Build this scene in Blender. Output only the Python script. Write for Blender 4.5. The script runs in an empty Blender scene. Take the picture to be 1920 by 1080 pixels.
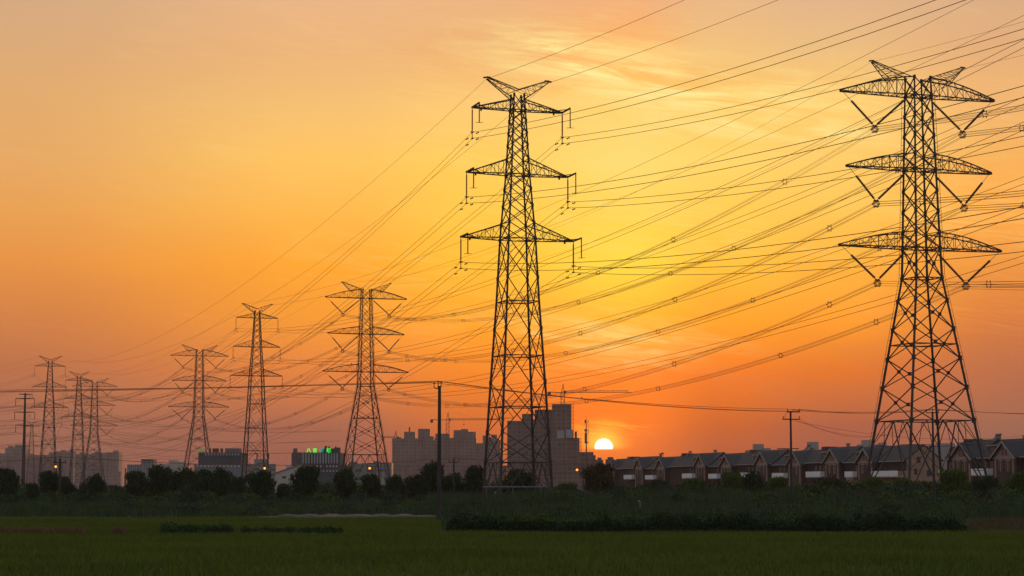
import bpy, math, random
import numpy as np
from mathutils import Vector, Matrix
R = math.radians
random.seed(7)
rng = np.random.default_rng(11)
C = bpy.context.scene.collection
SC = bpy.context.scene

# ------------------------------------------------------------------ camera
F = 3780.0                      # focal length in photograph pixels
PITCH = math.atan(370.0 / F)    # horizon at row 910 of 1080
CZ = 2.5
cd = bpy.data.cameras.new('camera')
cam = bpy.data.objects.new('camera', cd)
C.objects.link(cam)
cd.sensor_width = 36.0
cd.lens = 36.0 * F / 1920.0
cd.clip_start = 0.5
cd.clip_end = 20000.0
cam.location = (0, 0, CZ)
cam.rotation_euler = (R(90) + PITCH, 0, 0)
SC.camera = cam

def srgb(r, g, b):
    def f(c):
        c = c / 255.0
        return c / 12.92 if c <= 0.04045 else ((c + 0.055) / 1.055) ** 2.4
    return (f(r), f(g), f(b), 1.0)

# ------------------------------------------------------------------ sky
SUN_AZ, SUN_EL = 2.60, 1.06      # degrees: right of the view axis, above the horizon
world = bpy.data.worlds.new('World')
SC.world = world
world.use_nodes = True
nt = world.node_tree
nt.nodes.clear()
def N(t, **kw):
    n = nt.nodes.new(t)
    for k, v in kw.items():
        setattr(n, k, v)
    return n
def L(a, b):
    nt.links.new(a, b)
def M(op, a, b=None, c=None, clamp=False):
    n = N('ShaderNodeMath', operation=op, use_clamp=clamp)
    for i, v in enumerate((a, b, c)):
        if v is None: continue
        if isinstance(v, (int, float)): n.inputs[i].default_value = v
        else: L(v, n.inputs[i])
    return n.outputs[0]
def MR(v, a, b, c=0.0, d=1.0, smooth=False):
    n = N('ShaderNodeMapRange')
    if smooth: n.interpolation_type = 'SMOOTHSTEP'
    L(v, n.inputs['Value'])
    for k, q in (('From Min', a), ('From Max', b), ('To Min', c), ('To Max', d)):
        n.inputs[k].default_value = q
    return n.outputs['Result']
def MIX(f, a, b, mode='MIX'):
    n = N('ShaderNodeMix', data_type='RGBA', blend_type=mode)
    for i, v in ((0, f), (6, a), (7, b)):
        if isinstance(v, (int, float)): n.inputs[i].default_value = v
        elif isinstance(v, tuple): n.inputs[i].default_value = v
        else: L(v, n.inputs[i])
    return n.outputs[2]
tc = N('ShaderNodeTexCoord')
sep = N('ShaderNodeSeparateXYZ'); L(tc.outputs['Generated'], sep.inputs[0])
dx, dy, dz = sep.outputs
az = M('MULTIPLY', M('ARCTAN2', dx, dy), 180 / math.pi)
el = M('MULTIPLY', M('ARCSINE', dz), 180 / math.pi)
#SKYTABLE
ROWS = [0.45, 1.66, 3.2, 4.7, 6.2, 7.7, 9.2, 10.7, 12.2, 13.7]      # elevation in degrees
SKY = {
 -14.0: [(132,93,82),(158,104,84),(188,116,78),(214,132,74),(232,150,74),(234,163,88),(231,171,104),(228,172,112),(220,171,122),(212,169,130)],
  -4.85: [(148,96,80),(170,105,80),(214,124,64),(242,150,56),(252,172,62),(253,186,80),(254,198,100),(248,194,116),(240,184,124),(235,183,134)],
  -1.0: [(165,96,70),(208,110,60),(246,138,44),(254,168,44),(255,190,60),(255,202,78),(255,208,98),(252,204,116),(246,194,125),(238,187,133)],
   3.3: [(190,92,62),(246,112,30),(255,150,24),(255,190,42),(255,211,70),(255,217,94),(255,221,118),(255,216,121),(252,208,125),(240,190,134)],
   6.0: [(165,94,70),(206,106,58),(248,132,36),(255,165,42),(255,195,64),(255,208,88),(255,214,108),(255,214,120),(246,200,127),(234,186,135)],
   8.9: [(160,96,75),(180,102,72),(230,123,52),(252,158,52),(254,182,68),(255,198,86),(255,206,106),(254,212,122),(240,193,129),(226,180,138)],
  14.0: [(146,98,84),(162,106,85),(192,114,76),(222,132,68),(243,154,70),(250,172,80),(250,181,96),(243,182,115),(228,174,123),(215,170,132)],
}
SKYLIN = {
 -14.0: [(0.2003, 0.0911, 0.088), (0.3115, 0.1201, 0.0923), (0.4425, 0.132, 0.0629), (0.6271, 0.1881, 0.0502), (0.7998, 0.2763, 0.0486), (0.8084, 0.3435, 0.078), (0.7778, 0.3831, 0.1202), (0.7619, 0.3931, 0.144), (0.6958, 0.388, 0.1779), (0.6484, 0.3871, 0.2148)],
 -4.85: [(0.1303, 0.0505, 0.0742), (0.2362, 0.0747, 0.0742), (0.7146, 0.1855, 0.0438), (0.8729, 0.2846, 0.022), (0.9734, 0.3583, 0.0151), (0.9823, 0.4642, 0.0606), (0.9911, 0.5473, 0.1074), (0.8996, 0.5168, 0.1597), (0.834, 0.4421, 0.1822), (0.8121, 0.4549, 0.2287)],
 -1.0: [(0.2496, 0.0405, 0.0405), (0.5041, 0.0795, 0.0244), (0.81, 0.1815, 0.01), (0.9911, 0.3389, 0.01), (1.0, 0.4912, 0.021), (1.0, 0.5668, 0.053), (1.0, 0.5934, 0.0872), (0.9734, 0.5796, 0.1626), (0.844, 0.4236, 0.1554), (0.8163, 0.4391, 0.2097)],
 3.3: [(0.5149, 0.08, 0.0302), (0.9216, 0.135, 0.01), (1.0, 0.1853, 0.01), (1.0, 0.4348, 0.01), (1.0, 0.6947, 0.0496), (1.0, 0.6458, 0.0711), (1.0, 0.7028, 0.1688), (1.0, 0.6078, 0.1293), (0.9734, 0.4396, 0.1036), (0.8714, 0.4193, 0.1876)],
 6.0: [(0.1967, 0.0198, 0.0341), (0.4376, 0.052, 0.0152), (0.8263, 0.1394, 0.01), (1.0, 0.339, 0.01), (1.0, 0.5229, 0.0334), (1.0, 0.596, 0.0707), (1.0, 0.666, 0.1389), (1.0, 0.5464, 0.0944), (0.8597, 0.518, 0.1887), (0.7919, 0.4612, 0.2305)],
 8.9: [(0.1335, 0.0294, 0.0595), (0.2384, 0.0452, 0.0539), (0.6981, 0.1249, 0.0111), (0.9734, 0.3155, 0.0149), (0.9911, 0.4417, 0.0381), (1.0, 0.5588, 0.0805), (1.0, 0.6032, 0.1335), (0.9911, 0.5684, 0.1264), (0.8188, 0.4994, 0.206), (0.7342, 0.4395, 0.2474)],
 14.0: [(0.1173, 0.0641, 0.0862), (0.1912, 0.0861, 0.0884), (0.4124, 0.1105, 0.0609), (0.6482, 0.1581, 0.0326), (0.8482, 0.2846, 0.0407), (1.0001, 0.3932, 0.0526), (0.9087, 0.4256, 0.0951), (0.8659, 0.4454, 0.1567), (0.7549, 0.4085, 0.1886), (0.6691, 0.3946, 0.226)],
}
#ENDTABLE
t_el = M('DIVIDE', el, 30.0, clamp=True)
ramps = []
for a0 in sorted(SKY):
    r = N('ShaderNodeValToRGB')
    L(t_el, r.inputs[0])
    cr = r.color_ramp
    cr.interpolation = 'EASE' if False else 'LINEAR'
    while len(cr.elements) > 1: cr.elements.remove(cr.elements[-1])
    cols = [srgb(*c) for c in SKY[a0]]
    if a0 in SKYLIN: cols = [tuple(c) + (1,) for c in SKYLIN[a0]]
    cr.elements[0].position = 0.0
    cr.elements[0].color = cols[0]
    for e_, c_ in zip(ROWS, cols):
        k = cr.elements.new(e_ / 30.0); k.color = c_
    k = cr.elements.new(20 / 30.0); k.color = srgb(176, 158, 148)
    k = cr.elements.new(1.0); k.color = srgb(135, 140, 150)
    ramps.append((a0, r.outputs[0]))
# gentle warp of azimuth so columns do not read as columns
col = ramps[0][1]
for (a0, _), (a1, c1) in zip(ramps, ramps[1:]):
    col = MIX(MR(az, a0, a1, smooth=True), col, c1)
# wispy cloud streaks
cb = N('ShaderNodeCombineXYZ')
L(az, cb.inputs[0]); L(M('ADD', el, M('MULTIPLY', az, 0.13)), cb.inputs[1]); comb = cb.outputs[0]
def noise(scale, xyz, detail=6.0, rough=0.55, dist=0.6, off=0.0):
    mp = N('ShaderNodeMapping'); L(comb, mp.inputs[0])
    mp.inputs['Scale'].default_value = xyz; mp.inputs['Location'].default_value = (off, off, 0)
    n = N('ShaderNodeTexNoise'); L(mp.outputs[0], n.inputs['Vector'])
    n.inputs['Scale'].default_value = scale; n.inputs['Detail'].default_value = detail
    n.inputs['Roughness'].default_value = rough; n.inputs['Distortion'].default_value = dist
    return n.outputs['Fac']
n1 = noise(0.16, (0.55, 2.2, 1))
n2 = noise(0.75, (0.28, 1.9, 1), 9.0, 0.62, 1.1)
n3 = noise(2.6, (0.30, 3.2, 1), 5.0, 0.6, 0.9, 3.0)
n4 = noise(1.5, (0.22, 2.4, 1), 10.0, 0.66, 1.6, 7.0)
def blob(a, e, wa, we, tilt=0.0):
    u = M('SUBTRACT', az, a); v = M('SUBTRACT', M('SUBTRACT', el, e), M('MULTIPLY', u, tilt))
    q = M('ADD', M('POWER', M('ABSOLUTE', M('DIVIDE', u, wa)), 2.0), M('POWER', M('ABSOLUTE', M('DIVIDE', v, we)), 2.0))
    return M('EXPONENT', M('MULTIPLY', q, -1.0))
w1 = M('MULTIPLY', MR(n1, 0.42, 0.68, smooth=True), MR(el, 2.0, 6.0))
w2 = MR(n4, 0.40, 0.68, smooth=True)
near = blob(6.0, 8.5, 11.0, 6.0)
streak = M('MULTIPLY', M('ADD', blob(5.0, 11.3, 4.6, 0.75, -0.14), M('MULTIPLY', blob(7.5, 9.9, 3.4, 0.35, -0.06), 0.7)), M('MULTIPLY', MR(n2, 0.32, 0.62, smooth=True), MR(n4, 0.10, 0.62)))
streak2 = M('MULTIPLY', blob(2.5, 4.1, 3.4, 0.7, -0.05), M('MULTIPLY', MR(n2, 0.38, 0.58, smooth=True), MR(n4, 0.34, 0.60)))
streak3 = M('MULTIPLY', blob(1.5, 12.2, 2.6, 0.8, -0.25), M('MULTIPLY', MR(n2, 0.36, 0.62, smooth=True), MR(n4, 0.15, 0.62)))
wisp = M('MULTIPLY', M('MULTIPLY', w1, w2), M('ADD', M('MULTIPLY', near, 0.32), 0.04))
fac = M('ADD', wisp, M('ADD', M('MULTIPLY', streak, 1.25), M('ADD', M('MULTIPLY', streak2, 0.55), M('MULTIPLY', streak3, 0.5))), clamp=True)
col = MIX(fac, col, srgb(255, 235, 150))
dark = M('MULTIPLY', MR(n1, 0.50, 0.30, smooth=True), M('MULTIPLY', MR(el, 9.0, 2.0), 0.16))
col = MIX(dark, col, srgb(190, 100, 62))
dband = M('MULTIPLY', blob(9.5, 3.0, 4.5, 0.8, 0.02), M('MULTIPLY', MR(n2, 0.38, 0.62, smooth=True), 0.30))
col = MIX(dband, col, srgb(176, 96, 72))
# glow and streaks round the sun
glow = blob(SUN_AZ, SUN_EL + 0.2, 1.5, 0.9)
col = MIX(M('MULTIPLY', glow, 0.75), col, srgb(255, 100, 0))
stk = M('MULTIPLY', blob(SUN_AZ + 0.05, SUN_EL + 0.50, 0.95, 0.24), MR(n3, 0.46, 0.58, smooth=True))
col = MIX(M('MULTIPLY', stk, 0.85), col, srgb(255, 196, 50))
glow2 = blob(SUN_AZ, SUN_EL + 0.05, 0.46, 0.44)
glow3 = blob(SUN_AZ, SUN_EL - 0.02, 0.85, 0.62)
col = MIX(M('MULTIPLY', glow3, 0.6), col, (1.15, 0.235, 0.006, 1))
bank = MR(el, SUN_EL - 0.10, SUN_EL + 0.06, smooth=True)
col = MIX(M('MULTIPLY', M('MULTIPLY', glow2, 0.95), bank), col, (1.6, 0.95, 0.10, 1))
under = M('MULTIPLY', blob(SUN_AZ + .2, SUN_EL - 0.62, 1.6, 0.42), 0.75)
col = MIX(under, col, (0.56, 0.105, 0.028, 1))
# rest of the dome: dim dusk behind and above
cosf = M('MULTIPLY', dy, 1.0)
back = MR(cosf, 0.90, -0.2, smooth=True)
col = MIX(back, col, MIX(MR(el, 0, 40), (0.34, 0.29, 0.29, 1), (0.41, 0.45, 0.52, 1)))
# sun disc, its lower half behind a bank of haze
sa = M('SUBTRACT', az, SUN_AZ); se = M('SUBTRACT', el, SUN_EL)
rr = M('SQRT', M('ADD', M('MULTIPLY', sa, sa), M('MULTIPLY', se, se)))
disc = M('MULTIPLY', MR(rr, 0.275, 0.215, smooth=True), MR(el, SUN_EL - 0.06, SUN_EL + 0.02, smooth=True))
col = MIX(disc, col, (6.0, 5.0, 3.2, 1))
col = MIX(MR(el, -0.5, -3.0), col, (0.03, 0.03, 0.02, 1))
bg = N('ShaderNodeBackground'); L(col, bg.inputs['Color']); bg.inputs['Strength'].default_value = 1.0
sky = N('ShaderNodeTexSky', sky_type='NISHITA')
sky.sun_disc = False; sky.sun_elevation = R(SUN_EL); sky.sun_rotation = R(SUN_AZ)
bg2 = N('ShaderNodeBackground'); L(sky.outputs[0], bg2.inputs['Color']); bg2.inputs['Strength'].default_value = 0.012
ad = N('ShaderNodeAddShader'); L(bg.outputs[0], ad.inputs[0]); L(bg2.outputs[0], ad.inputs[1])
wo = N('ShaderNodeOutputWorld'); L(ad.outputs[0], wo.inputs[0])
world.cycles.sampling_method = 'MANUAL'
world.cycles.sample_map_resolution = 1024

sl = bpy.data.lights.new('sun', 'SUN'); sl.energy = 0.5; sl.angle = R(0.53); sl.color = (1.0, 0.42, 0.14)
so = bpy.data.objects.new('sun', sl); C.objects.link(so)
sd = Vector((math.sin(R(SUN_AZ)) * math.cos(R(SUN_EL)), math.cos(R(SUN_AZ)) * math.cos(R(SUN_EL)), math.sin(R(SUN_EL))))
so.rotation_euler = sd.to_track_quat('Z', 'Y').to_euler()

SC.view_settings.view_transform = 'Standard'
SC.view_settings.look = 'None'
SC.view_settings.exposure = 0.0
SC.view_settings.gamma = 1.0
SC.view_settings.use_curve_mapping = False
SC.cycles.max_bounces = 6
SC.cycles.volume_bounces = 1
SC.cycles.transparent_max_bounces = 16

# ------------------------------------------------------------------ helpers
def tanel(y): return math.tan(PITCH + math.atan((540.0 - y) / F))
def zat(y, Y): return CZ + Y * tanel(y)                 # height seen at row y at depth Y (near the axis)
def xat(px, Y, z=3.0): return (px - 960.0) / F * (Y * math.cos(PITCH) + (z - CZ) * math.sin(PITCH))

def tag(o, label=None, cat=None, group=None, kind=None):
    if label:
        o['label'] = label
    if cat: o['category'] = cat
    if group: o['group'] = group
    if kind: o['kind'] = kind
    return o
def empty(name, loc, rz=0.0):
    o = bpy.data.objects.new(name, None); C.objects.link(o)
    o.location = loc; o.rotation_euler = (0, 0, rz); o.empty_display_size = 0.5
    return o
KIDS = {}
def addkid(p, o):
    KIDS.setdefault(p.name, []).append(o)
def link(name, me, parent=None, loc=(0, 0, 0)):
    o = bpy.data.objects.new(name, me); C.objects.link(o)
    o.location = loc
    if parent is not None:
        o.parent = parent; addkid(parent, o)
    return o
def copy_tree(o, parent=None):
    c = o.copy(); C.objects.link(c)
    if parent is not None:
        c.parent = parent; addkid(parent, c)
    for k in KIDS.get(o.name, []): copy_tree(k, c)
    return c

class MB:
    def __init__(s): s.v = []; s.f = []
    def box(s, x0, x1, y0, y1, z0, z1):
        n = len(s.v)
        s.v += [(x0,y0,z0),(x1,y0,z0),(x1,y1,z0),(x0,y1,z0),(x0,y0,z1),(x1,y0,z1),(x1,y1,z1),(x0,y1,z1)]
        s.f += [(n,n+3,n+2,n+1),(n+4,n+5,n+6,n+7),(n,n+1,n+5,n+4),(n+1,n+2,n+6,n+5),(n+2,n+3,n+7,n+6),(n+3,n,n+4,n+7)]
        return s
    def bar(s, a, b, w, w2=None, k=4):
        a = Vector(a); b = Vector(b); d = b - a
        if d.length < 1e-6: return s
        d.normalize()
        u = d.cross(Vector((0, 0, 1)))
        if u.length < 0.05: u = d.cross(Vector((1, 0, 0)))
        u.normalize(); v = d.cross(u)
        w2 = w if w2 is None else w2
        n = len(s.v); ph = math.pi / k
        for p, r in ((a, w / 2), (b, w2 / 2)):
            rr = r * (1.25 if k == 4 else 1.0)
            for i in range(k):
                t = 2 * math.pi * i / k + ph
                s.v.append(tuple(p + u * math.cos(t) * rr + v * math.sin(t) * rr))
        for i in range(k):
            j = (i + 1) % k
            s.f.append((n + i, n + k + i, n + k + j, n + j))
        s.f.append(tuple(n + i for i in range(k)))
        s.f.append(tuple(n + k + i for i in reversed(range(k))))
        return s
    def tube(s, pts, r, k=4):
        n = len(s.v)
        for i, p in enumerate(pts):
            p = Vector(p)
            d = (Vector(pts[min(i + 1, len(pts) - 1)]) - Vector(pts[max(i - 1, 0)])).normalized()
            u = d.cross(Vector((0, 0, 1)))
            if u.length < 0.05: u = Vector((1, 0, 0))
            u.normalize(); v = d.cross(u)
            rr = r[i] if isinstance(r, (list, tuple)) else r
            for q in range(k):
                t = 2 * math.pi * q / k
                s.v.append(tuple(p + u * math.cos(t) * rr + v * math.sin(t) * rr))
        for i in range(len(pts) - 1):
            for q in range(k):
                q2 = (q + 1) % k; a = n + i * k
                s.f.append((a + q, a + k + q, a + k + q2, a + q2))
        s.f.append(tuple(n + q for q in range(k)))
        s.f.append(tuple(n + (len(pts) - 1) * k + q for q in reversed(range(k))))
        return s
    def poly(s, pts, faces):
        n = len(s.v); s.v += [tuple(p) for p in pts]
        s.f += [tuple(n + i for i in f) for f in faces]
        return s
    def ball(s, c, r, k=8, m=6):
        c = Vector(c); pts = []; rad = []
        for i in range(m + 1):
            t = math.pi * i / m
            pts.append(c + Vector((0, 0, -math.cos(t) * r))); rad.append(max(math.sin(t) * r, r * 0.02))
        n = len(s.v)
        for p, q in zip(pts, rad):
            for i in range(k):
                t = 2 * math.pi * i / k
                s.v.append((p.x + math.cos(t) * q, p.y + math.sin(t) * q, p.z))
        for i in range(m):
            for q in range(k):
                q2 = (q + 1) % k; a = n + i * k
                s.f.append((a + q, a + q2, a + k + q2, a + k + q))
        return s
    def build(s, name, mat, parent=None, loc=(0, 0, 0)):
        me = bpy.data.meshes.new(name)
        me.from_pydata(s.v, [], s.f); me.materials.append(mat); me.update()
        return link(name, me, parent, loc)

def mat(name, color, rough=0.7, metal=0.0, var=0.25, scale=1.0, col2=None, emit=None, estr=1.0, bump=0.0, spec=0.3, stretch=(1, 1, 1)):
    m = bpy.data.materials.new(name); m.use_nodes = True
    t = m.node_tree; p = t.nodes['Principled BSDF']
    p.inputs['Roughness'].default_value = rough; p.inputs['Metallic'].default_value = metal
    p.inputs['Specular IOR Level'].default_value = spec
    if emit:
        p.inputs['Emission Color'].default_value = emit; p.inputs['Emission Strength'].default_value = estr
        p.inputs['Base Color'].default_value = color
        return m
    c = t.nodes.new('ShaderNodeTexCoord'); mp = t.nodes.new('ShaderNodeMapping'); n = t.nodes.new('ShaderNodeTexNoise')
    mp.inputs['Scale'].default_value = stretch
    t.links.new(c.outputs['Object'], mp.inputs[0]); t.links.new(mp.outputs[0], n.inputs['Vector'])
    n.inputs['Scale'].default_value = scale; n.inputs['Detail'].default_value = 6
    r = t.nodes.new('ShaderNodeValToRGB'); t.links.new(n.outputs['Fac'], r.inputs[0])
    c2 = col2 or tuple(min(1, q * (1 + var)) for q in color[:3]) + (1,)
    c1 = color if col2 else tuple(q * (1 - var) for q in color[:3]) + (1,)
    r.color_ramp.elements[0].position = 0.35; r.color_ramp.elements[0].color = c1
    r.color_ramp.elements[1].position = 0.65; r.color_ramp.elements[1].color = c2
    t.links.new(r.outputs[0], p.inputs['Base Color'])
    if bump:
        b = t.nodes.new('ShaderNodeBump'); b.inputs['Strength'].default_value = bump
        t.links.new(n.outputs['Fac'], b.inputs['Height']); t.links.new(b.outputs[0], p.inputs['Normal'])
    return m
def facade(name, wall, glass, cw=3.6, ch=3.0, mort=0.45, rough=0.6):
    """wall with rows of window openings, cw x ch metres apart"""
    m = bpy.data.materials.new(name); m.use_nodes = True
    t = m.node_tree; p = t.nodes['Principled BSDF']; p.inputs['Roughness'].default_value = rough
    p.inputs['Specular IOR Level'].default_value = 0.2
    c = t.nodes.new('ShaderNodeTexCoord'); s = t.nodes.new('ShaderNodeSeparateXYZ'); t.links.new(c.outputs['Object'], s.inputs[0])
    ad_ = t.nodes.new('ShaderNodeMath'); ad_.operation = 'ADD'; t.links.new(s.outputs[0], ad_.inputs[0]); t.links.new(s.outputs[1], ad_.inputs[1])
    cc = t.nodes.new('ShaderNodeCombineXYZ'); t.links.new(ad_.outputs[0], cc.inputs[0]); t.links.new(s.outputs[2], cc.inputs[1])
    b = t.nodes.new('ShaderNodeTexBrick'); t.links.new(cc.outputs[0], b.inputs['Vector'])
    b.offset = 0.0; b.inputs['Scale'].default_value = 1.0
    b.inputs['Brick Width'].default_value = cw; b.inputs['Row Height'].default_value = ch
    b.inputs['Mortar Size'].default_value = mort; b.inputs['Mortar Smooth'].default_value = 0.1
    b.inputs['Color1'].default_value = glass; b.inputs['Color2'].default_value = tuple(q * 1.7 for q in glass[:3]) + (1,)
    b.inputs['Mortar'].default_value = wall
    n = t.nodes.new('ShaderNodeTexNoise'); n.inputs['Scale'].default_value = 0.08; n.inputs['Detail'].default_value = 5
    t.links.new(c.outputs['Object'], n.inputs['Vector'])
    mr = t.nodes.new('ShaderNodeMapRange'); t.links.new(n.outputs['Fac'], mr.inputs[0])
    mr.inputs['To Min'].default_value = 0.6; mr.inputs['To Max'].default_value = 1.35
    mx = t.nodes.new('ShaderNodeVectorMath'); mx.operation = 'SCALE'
    t.links.new(b.outputs['Color'], mx.inputs[0]); t.links.new(mr.outputs[0], mx.inputs['Scale'])
    t.links.new(mx.outputs[0], p.inputs['Base Color'])
    return m

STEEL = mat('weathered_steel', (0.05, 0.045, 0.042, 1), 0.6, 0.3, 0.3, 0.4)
WIRE = mat('sunlit_aluminium_cable', (0.20, 0.075, 0.025, 1), 0.65, 0.0, 0.2, 0.3)  # warm orange of the low sun is put into the cable colour
PORC = mat('brown_porcelain', (0.045, 0.03, 0.025, 1), 0.35, 0, 0.2, 2)
PORCL = mat('sunlit_composite_insulator', (0.42, 0.13, 0.04, 1), 0.5, 0, 0.2, 2)  # orange strings, colour pushed warmer to carry the low sun behind them
CONC = mat('concrete_pole', (0.05, 0.042, 0.038, 1), 0.85, 0, 0.25, 1.5, stretch=(3, 3, .4))
CONCL = mat('pale_concrete', (0.35, 0.34, 0.32, 1), 0.85, 0, 0.2, 1.0)
BARK = mat('bark', (0.05, 0.04, 0.03, 1), 0.9, 0, 0.3, 3)

# ------------------------------------------------------------------ ground
def sheet(name, x0, x1, y0, y1, z, m, label):
    return tag(MB().poly([(x0, y0, z), (x1, y0, z), (x1, y1, z), (x0, y1, z)], [(0, 1, 2, 3)]).build(name, m), label, None, None, 'structure')
sheet('ground', -3300, 3300, -3300, 3300, 0, mat('earth', (0.020, 0.026, 0.012, 1), 0.95, 0, 0.3, 0.15, col2=(0.038, 0.040, 0.020, 1)), 'dark earth and low growth spreading out to the horizon')
sheet('field', -140, 140, 8, 152, 0.004, mat('paddy_soil', (0.030, 0.040, 0.010, 1), 0.95, 0, 0.3, 0.5, col2=(0.045, 0.052, 0.015, 1)), 'wet dark paddy field under the young rice')
PB = MB(); PX = [-19.5 + .55 * k for k in range(29)]
PP = []
for k, x in enumerate(PX):
    w_ = min(1, k / 6, (28 - k) / 8) * (.8 + .35 * math.sin(k * 1.9)); zz_ = .30 * min(1, .25 + w_)
    PP += [(x, 152.4, -.02), (x, 153.2, zz_), (x, 153.5 + 1.6 * w_, zz_ + .03), (x, 156.6, -.02)]
tag(PB.poly(PP, [(4 * k + q, 4 * k + 4 + q, 4 * k + 5 + q, 4 * k + 1 + q) for k in range(28) for q in range(3)]).build('path', mat('pale_dirt', (0.06, 0.05, 0.035, 1), 0.95, 0, 0.5, 0.35, col2=(0.16, 0.12, 0.10, 1))), 'pale dirt path along the far edge of the rice field', None, None, 'structure')

# ------------------------------------------------------------------ lattice pylons
def interp(tab, z):
    for (z0, w0), (z1, w1) in zip(tab, tab[1:]):
        if z <= z1: return w0 + (w1 - w0) * (z - z0) / (z1 - z0)
    return tab[-1][1]
CORN = [(-1, -1), (1, -1), (1, 1), (-1, 1)]
def corner(tab, i, z):
    w = interp(tab, z) / 2
    return Vector((CORN[i % 4][0] * w, CORN[i % 4][1] * w, z))
def body(tab, levels, leg, br, fine, belts, kfoot=None):
    mb = MB()
    zs = [z for z, _ in tab]
    top = zs[-1]
    for i in range(4):
        for z0, z1 in zip(zs, zs[1:]):
            f0 = 1 - 0.45 * z0 / top; f1 = 1 - 0.45 * z1 / top
            mb.bar(corner(tab, i, z0), corner(tab, i, z1), leg * f0, leg * f1)
    for z0, z1, style in levels:
        for i in range(4):
            a0, b0, a1, b1 = corner(tab, i, z0), corner(tab, i + 1, z0), corner(tab, i, z1), corner(tab, i + 1, z1)
            if style == 'K':        # open foot panel: inverted V from the belt middle down to each foot, with redundants
                m = (a1 + b1) / 2
                for foot, head in ((a0, a1), (b0, b1)):
                    mb.bar(foot, m, br * 1.15)
                    for t in (0.35, 0.68):
                        mb.bar(foot.lerp(head, t), foot.lerp(m, t), fine)
                    mb.bar(foot.lerp(head, 0.35), foot.lerp(m, 0.68), fine)
                    mb.bar(foot.lerp(head, 0.68), m.lerp(head, 0.5), fine); mb.bar(foot.lerp(m, 0.68), m.lerp(head, 0.5), fine)
                continue
            mb.bar(a0, b1, br); mb.bar(b0, a1, br)
            if style == 'XP':
                w0 = (b0 - a0).length; w1 = (b1 - a1).length
                c = a0.lerp(b1, w0 / (w0 + w1)); mb.box(c.x - .22, c.x + .22, c.y - .22, c.y + .22, c.z - .3, c.z + .3)
            if style == 'XX':
                w0 = (b0 - a0).length; w1 = (b1 - a1).length; t = w0 / (w0 + w1)
                c = a0.lerp(b1, t)
                la, lb = a0.lerp(a1, t), b0.lerp(b1, t)
                for l_, p_, q_ in ((la, a0.lerp(c, .5), a1.lerp(c, .5)), (lb, b0.lerp(c, .5), b1.lerp(c, .5))):
                    mb.bar(l_, p_, fine); mb.bar(l_, q_, fine)
                mb.bar(a0.lerp(c, .5), la.lerp(a0, .5), fine); mb.bar(b0.lerp(c, .5), lb.lerp(b0, .5), fine)
        for i in range(4):          # gusset plates at the joints
            p = corner(tab, i, z1)
            g = leg * (1.05 - 0.4 * z1 / top)
            mb.box(p.x - g * .62, p.x + g * .62, p.y - g * .62, p.y + g * .62, z1 - g, z1 + g)
    for z in belts:
        w = interp(tab, z) / 2
        for i in range(4):
            mb.bar(corner(tab, i, z), corner(tab, i + 1, z), br * 1.1)
            a = (corner(tab, i, z) + corner(tab, i + 1, z)) / 2; b = (corner(tab, i + 1, z) + corner(tab, i + 2, z)) / 2
            mb.bar(a, b, fine * 1.1)
    return mb
def crossarm(side, tab, zb, zt, L_, ch, fine, n=6, hump=0.35, tipw=0.35, tiph=0.25):
    """lattice arm from the body out to x = side*L_; bottom chord at zb, top chord arched down to the tip"""
    mb = MB()
    wb, wt = interp(tab, zb) / 2, interp(tab, zt) / 2
    B = {}; T = {}
    for s in (-1, 1):
        B[s] = []; T[s] = []
        for i in range(n + 1):
            t = i / n
            B[s].append(Vector((side * (wb + (L_ - wb) * t), s * (wb + (tipw - wb) * t), zb)))
            hz = zb + tiph + (zt - zb - tiph) * ((1 - t) + hump * math.sin(math.pi * t) * (1 - t * .3))
            T[s].append(Vector((side * (wt + (L_ - wt) * t), s * (wt + (tipw * .8 - wt) * t), min(hz, zt + .15))))
        for i in range(n):
            mb.bar(B[s][i], B[s][i + 1], ch); mb.bar(T[s][i], T[s][i + 1], ch)
            mb.bar(T[s][i], B[s][i + 1], fine) if i % 2 == 0 else mb.bar(B[s][i], T[s][i + 1], fine)
            if i: mb.bar(B[s][i], T[s][i], fine)
    for i in range(n):
        mb.bar(B[-1][i], B[1][i + 1], fine) if i % 2 else mb.bar(B[1][i], B[-1][i + 1], fine)
        mb.bar(T[-1][i], T[1][i + 1], fine * .9) if i % 2 else mb.bar(T[1][i], T[-1][i + 1], fine * .9)
        if i: mb.bar(B[-1][i], B[1][i], fine)
    mb.bar(B[-1][n], B[1][n], ch); mb.bar(T[-1][n], T[1][n], ch)
    mb.bar((side * (L_ - .3), 0, zb + .1), (side * (L_ + .25), 0, zb + .12), ch * 1.5)
    return mb
def horn(side, tip, base_u, base_l, wy, ch, fine, n=5):
    """peak that carries the ground wire: two planes of lattice from the body to the tip"""
    mb = MB()
    tip = Vector((side * tip[0], 0, tip[1]))
    for s in (-1, 1):
        U = [Vector((side * base_u[0], s * wy, base_u[1])).lerp(tip + Vector((0, s * .15, .1)), i / n) for i in range(n + 1)]
        W = [Vector((side * base_l[0], s * wy, base_l[1])).lerp(tip + Vector((0, s * .15, -.2)), i / n) for i in range(n + 1)]
        mb.bar(U[0], U[n], ch); mb.bar(W[0], W[n], ch)
        for i in range(n):
            mb.bar(U[i], W[i + 1], fine); 
            if i: mb.bar(U[i], W[i], fine)
        if s == -1: U0, W0 = U, W
    for i in range(n):
        mb.bar(U0[i], U[i + 1], fine); mb.bar(W0[i], W[i + 1], fine)
    mb.bar(tip + Vector((-side * .5, 0, .05)), tip + Vector((side * .45, 0, -.05)), ch * 1.8)
    return mb
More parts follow.
